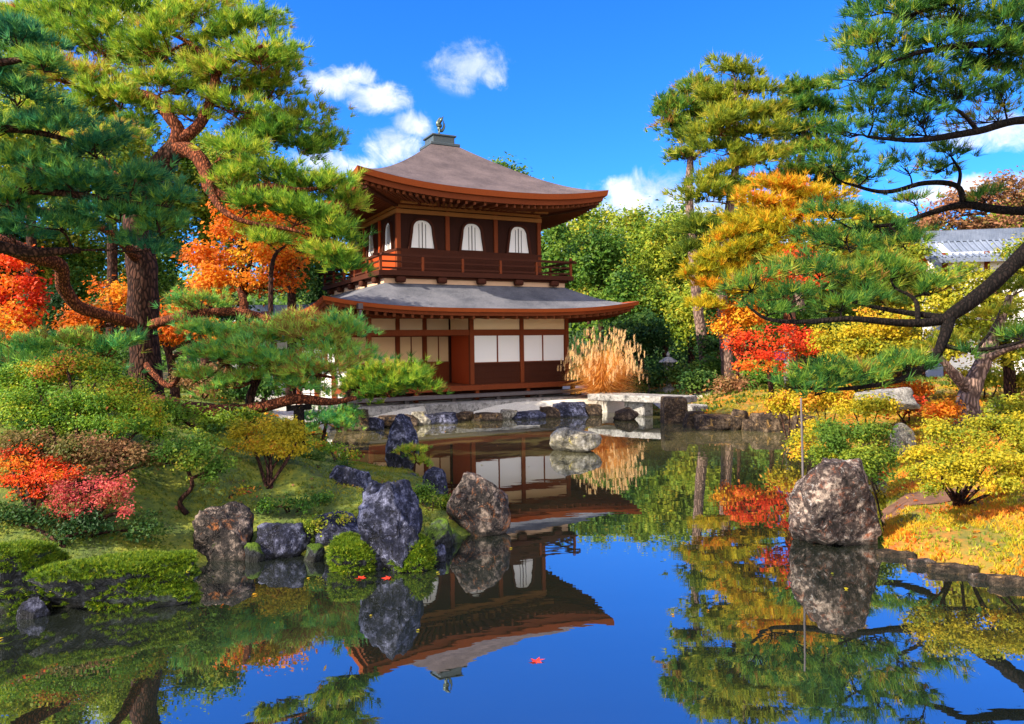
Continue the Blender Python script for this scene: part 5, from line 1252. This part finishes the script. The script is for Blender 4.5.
sl2.scale = (.8, .8, .8)
lathe([(.42, 0), (.42, .18), (.34, .26), (.20, .32)], 6).build('base', 'stone_slab', sl2); lathe([(.15, .32), (.13, .7), (.15, 1.05)], 12).build('shaft', 'stone_slab', sl2)
lathe([(.18, 1.05), (.34, 1.16), (.34, 1.24)], 6).build('platform', 'stone_slab', sl2)
fb = MB()
for k in range(6): a = k * math.pi / 3; fb.box((.2 * math.cos(a) - .04, .2 * math.sin(a) - .04, 1.24), (.2 * math.cos(a) + .04, .2 * math.sin(a) + .04, 1.56))
fb.box((-.19, -.19, 1.24), (.19, .19, 1.28)); fb.build('light_box', 'stone_slab', sl2); lathe([(.24, 1.555), (.5, 1.60), (.46, 1.66), (.2, 1.82), (.08, 1.88)], 6).build('roof', 'stone_slab', sl2); lathe([(.05, 1.88), (.10, 1.95), (.08, 2.04), (.01, 2.14)], 10).build('finial', 'stone_slab', sl2)
fe0, fe1 = G(648, 31), G(700, 31); fr_ = empty('bamboo_fence', fe0, 'low wooden rail fence behind the bridge in the shade', 'fence'); dv = fe1 - fe0
for z in (.35, .7): MB().tube([up * z, dv + up * z], [.035, .035], 8).build('rail', 'wood_warm', fr_)
for f in np.linspace(0, 1, 6): c = dv * f; MB().tube([c - up * .05, c + up * .85], [.05, .045], 8).build('post', 'wood_grey', fr_)
sp = G(786, 21.5); spr = empty('signpost', sp, 'slim pale post with a small blue plate beside the scarlet maple', 'signpost')
MB().box((-.06, -.06, 0), (.06, .06, 1.75)).build('post', 'stone_slab', spr, bevel=.01)
m, t = material('blue_plate'); principled(t, (.05, .05, .22), .4)
MB().box((-.34, -.09, 1.25), (-.02, -.062, 1.5)).build('plate', 'blue_plate', spr)
pb_ = at(803, 522, 9.0); pb_.z = -.2; pt_ = at(801, 398, 9.0); q = pt_ - pb_
tag(MB().tube(*spline([(0, 0, 0), q * .5 + Vector((.008, 0, 0)), q], [.016, .014, .011], 6), 8).build('bamboo_pole', 'wood_grey', None, pb_), 'thin upright grey pole standing in the water behind the big boulder', 'pole')

# reddish path behind the big boulder
c = path_c = on(915, 500, .35); n = 14; V = []
for i in range(n + 1):
    for j in range(7):
        x = c.x - .75 + 1.5 * i / n; y = c.y + .25 * (i / n - .5) + (j / 6 - .5) * (.75 + .15 * math.sin(i * .9)); V.append((x, y, hgt(x, y) + .012))
tag(MB().add(V, [(i * 7 + j, (i + 1) * 7 + j, (i + 1) * 7 + j + 1, i * 7 + j + 1) for i in range(n) for j in range(6)], True).build('path', 'soil'), None, None, kind='structure')

# ferns


def fern(label, base, n, L, mat='leaves_moss'):
    P = []; N = []; T = []
    V = []
    for k in range(n):
        a = k / n * 6.28 + random.uniform(-.3, .3); d = Vector((math.cos(a), math.sin(a), 0)); s = Vector((-d.y, d.x, 0)); ln = L * random.uniform(.7, 1.1)
        for i in range(16):
            f = (i + 1) / 16; p = d * (ln * f) + up * (ln * (.75 * f - .95 * f * f)); w = ln * .26 * (1 - f) ** .7 + .004; e = d * ln * .045
            for sg in (-1, 1): V += [p - e * .6, p + e * .6, p + s * sg * w + e - up * w * .25]
    V = np.array(V); o = link('fern', mesh_np('fern', V, 3, np.arange(len(V)), np.clip(RNG.normal(.55, .18, len(V) // 3), 0, 1)), None, base, (mat,))
    return tag(o, label, 'fern')


p = at(14, 588, 6.75); fern('green fern hanging at the foot of the mossy boulder at the left edge', p, 9, .26)
p = on(232, 548, .1); fern('green fern at the foot of the square topped boulder', p + up * .12, 9, .28)
p = on(352, 520, .15); fern('green fern between the flat stone and the tall boulder', p + up * .08, 8, .24)
m, t = material('red_leaf'); principled(t, (.55, .03, .012), .5)
for px, py, rz, lab in ((536, 661, .3, 'single red maple leaf floating on the open blue water'), (361, 578, 1.2, 'left one of two red leaves floating under the tall boulder'), (389, 578, 2.2, 'right one of two red leaves floating under the tall boulder')):
    p = gnd(px, py, .006); V = []
    for k in range(14): a = k / 14 * 6.28; r = (.075 if k % 2 == 0 else .032) * (.8 + .3 * math.cos(a - 1)); V.append((r * math.cos(a), r * math.sin(a), .006 * math.cos(a * 2)))
    o = MB().add([(0, 0, 0)] + V, [(0, 1 + k, 1 + (k + 1) % 14) for k in range(14)]).build('maple_leaf', 'red_leaf', None, p); o.rotation_euler.z = rz; tag(o, lab, 'leaf')

# ------------------------------------------------------------------ moss, short grass and fallen leaves


def scatter_land(n, box, cond):
    x0, x1, y0, y1 = box; X = RNG.uniform(x0, x1, n); Y = y0 + (y1 - y0) * RNG.random(n) ** 1.35; d = pond_dist(X, Y); k = (d > .03) & cond(X, Y, d); X, Y = X[k], Y[k]
    return np.stack([X, Y, height(X, Y)], 1)


def cover(name, n, box, cond, L, width, mat, tone, needles=4, spread=.7):
    P = scatter_land(n, box, cond); cl = np.sin(P[:, 0] * 3.1 + 1.3 * np.sin(P[:, 1] * 2.3)) * np.cos(P[:, 1] * 2.7 + np.sin(P[:, 0] * 1.9)) * (.46 if name == 'golden_groundcover' else .3)
    k = RNG.random(len(P)) < np.clip(.75 + cl * 2.2 + .35 * np.sin(P[:, 0] * 9.1 + 2 * np.sin(P[:, 1] * 5.3)), .12, 1); P, cl = P[k], cl[k]
    D_ = np.tile(np.array([[0, 0, 1.]]), (len(P), 1))
    o = link(name, tuft_mesh(name, P, D_, L, needles, width, np.clip(tone + cl + RNG.normal(0, .1, len(P)), 0, 1), spread), None, None, (mat,))
    return tag(o, None, None, kind='stuff')


notpav = lambda X, Y: (np.maximum(np.abs(local_xy(X, Y)[0]) - 7.3, np.abs(local_xy(X, Y)[1]) - 6.8) > 0)
cover('moss_grass', 90000, (-11, 0, 6.4, 22), lambda X, Y, d: notpav(X, Y), .045, .010, 'blades_left', .42)
cover('golden_groundcover', 120000, (3.4, 13, 6, 24), lambda X, Y, d: (X > 3.4) & (((X - path_c.x) / .8) ** 2 + ((Y - path_c.y) / .42) ** 2 > 1), .06, .013, 'blades_right', .5)
cover('orange_groundcover', 15000, (3.6, 9, 6, 14), lambda X, Y, d: (np.sin(X * 2.6 + 1.2 * np.sin(Y * 1.7)) * np.cos(Y * 2.1 + X) > .1) & (((X - path_c.x) / .8) ** 2 + ((Y - path_c.y) / .42) ** 2 > 1), .07, .016, 'leaves_orange', .5)
cover('woodland_grass', 30000, (-20, 26, 22, 50), lambda X, Y, d: notpav(X, Y), .16, .05, 'blades_left', .2)
for nm, n, bx, mt in (('fallen_leaves', 3500, (3.4, 13, 6, 26), 'leaves_orange'), ('fallen_leaf_litter', 1200, (-10, 0, 6.5, 20), 'leaves_rust'), ('woodland_leaf_litter', 6000, (-20, 26, 18, 45), 'leaves_orange')):
    P = scatter_land(n, bx, lambda X, Y, d: notpav(X, Y)); P[:, 2] += .02
    tag(link(nm, leaf_mesh(nm, P, np.tile(np.array([[0, 0, 1.]]), (len(P), 1)), .06 if 'wood' not in nm else .12, RNG.random(len(P))), None, None, (mt,)), None, None, kind='stuff')

# far wood and undergrowth, each one mass nobody could count
PP = []; TT = []; rnd = random.Random(3)
for k in range(190):
    x = rnd.uniform(-70, 75); y = rnd.uniform(58, 74); r = rnd.uniform(2.2, 4.2); z = rnd.uniform(2.5, 8.5); P, u = blob_points((x, y, z), (r, r, r * rnd.uniform(.8, 1.3)), 620, .4); PP.append(P); TT.append(np.full(620, rnd.uniform(.15, .85)))
P = np.concatenate(PP); tag(link('far_wood', leaf_mesh('far_wood', P, np.tile(np.array([[-.2, -.5, .7]]), (len(P), 1)), .42, np.concatenate(TT)), None, None, ('leaves_green',)), None, None, kind='stuff')
PP = []; TT = []
for k in range(260):
    x = rnd.uniform(-32, 40); y = rnd.uniform(36, 54); r = rnd.uniform(.8, 1.9); lx1, ly1 = local_xy(x, y)
    if abs(lx1) < 9 and abs(ly1) < 8: continue
    z = hgt(x, y) + r * .5; P, u = blob_points((x, y, z), (r, r, r * rnd.uniform(.8, 1.2)), 420, .4); PP.append(P); TT.append(np.full(420, rnd.uniform(.2, .9)))
P = np.concatenate(PP); tag(link('undergrowth', leaf_mesh('undergrowth', P, np.tile(np.array([[-.2, -.5, .7]]), (len(P), 1)), .2, np.concatenate(TT)), None, None, ('leaves_dark',)), None, None, kind='stuff')

P = np.stack([RNG.uniform(-5, 6, 260), 4.5 + 16 * RNG.random(260) ** 1.6, np.full(260, .006)], 1); dd_ = pond_dist(P[:, 0], P[:, 1]); P = P[(dd_ < -.05) & (RNG.random(260) < np.where(dd_ > -.9, .8, .10))]
tag(link('floating_leaf_litter', leaf_mesh('floating_leaf_litter', P, np.tile(np.array([[0, 0, 6.]]), (len(P), 1)), .05, RNG.random(len(P))), None, None, ('leaves_yellow',)), None, None, kind='stuff')
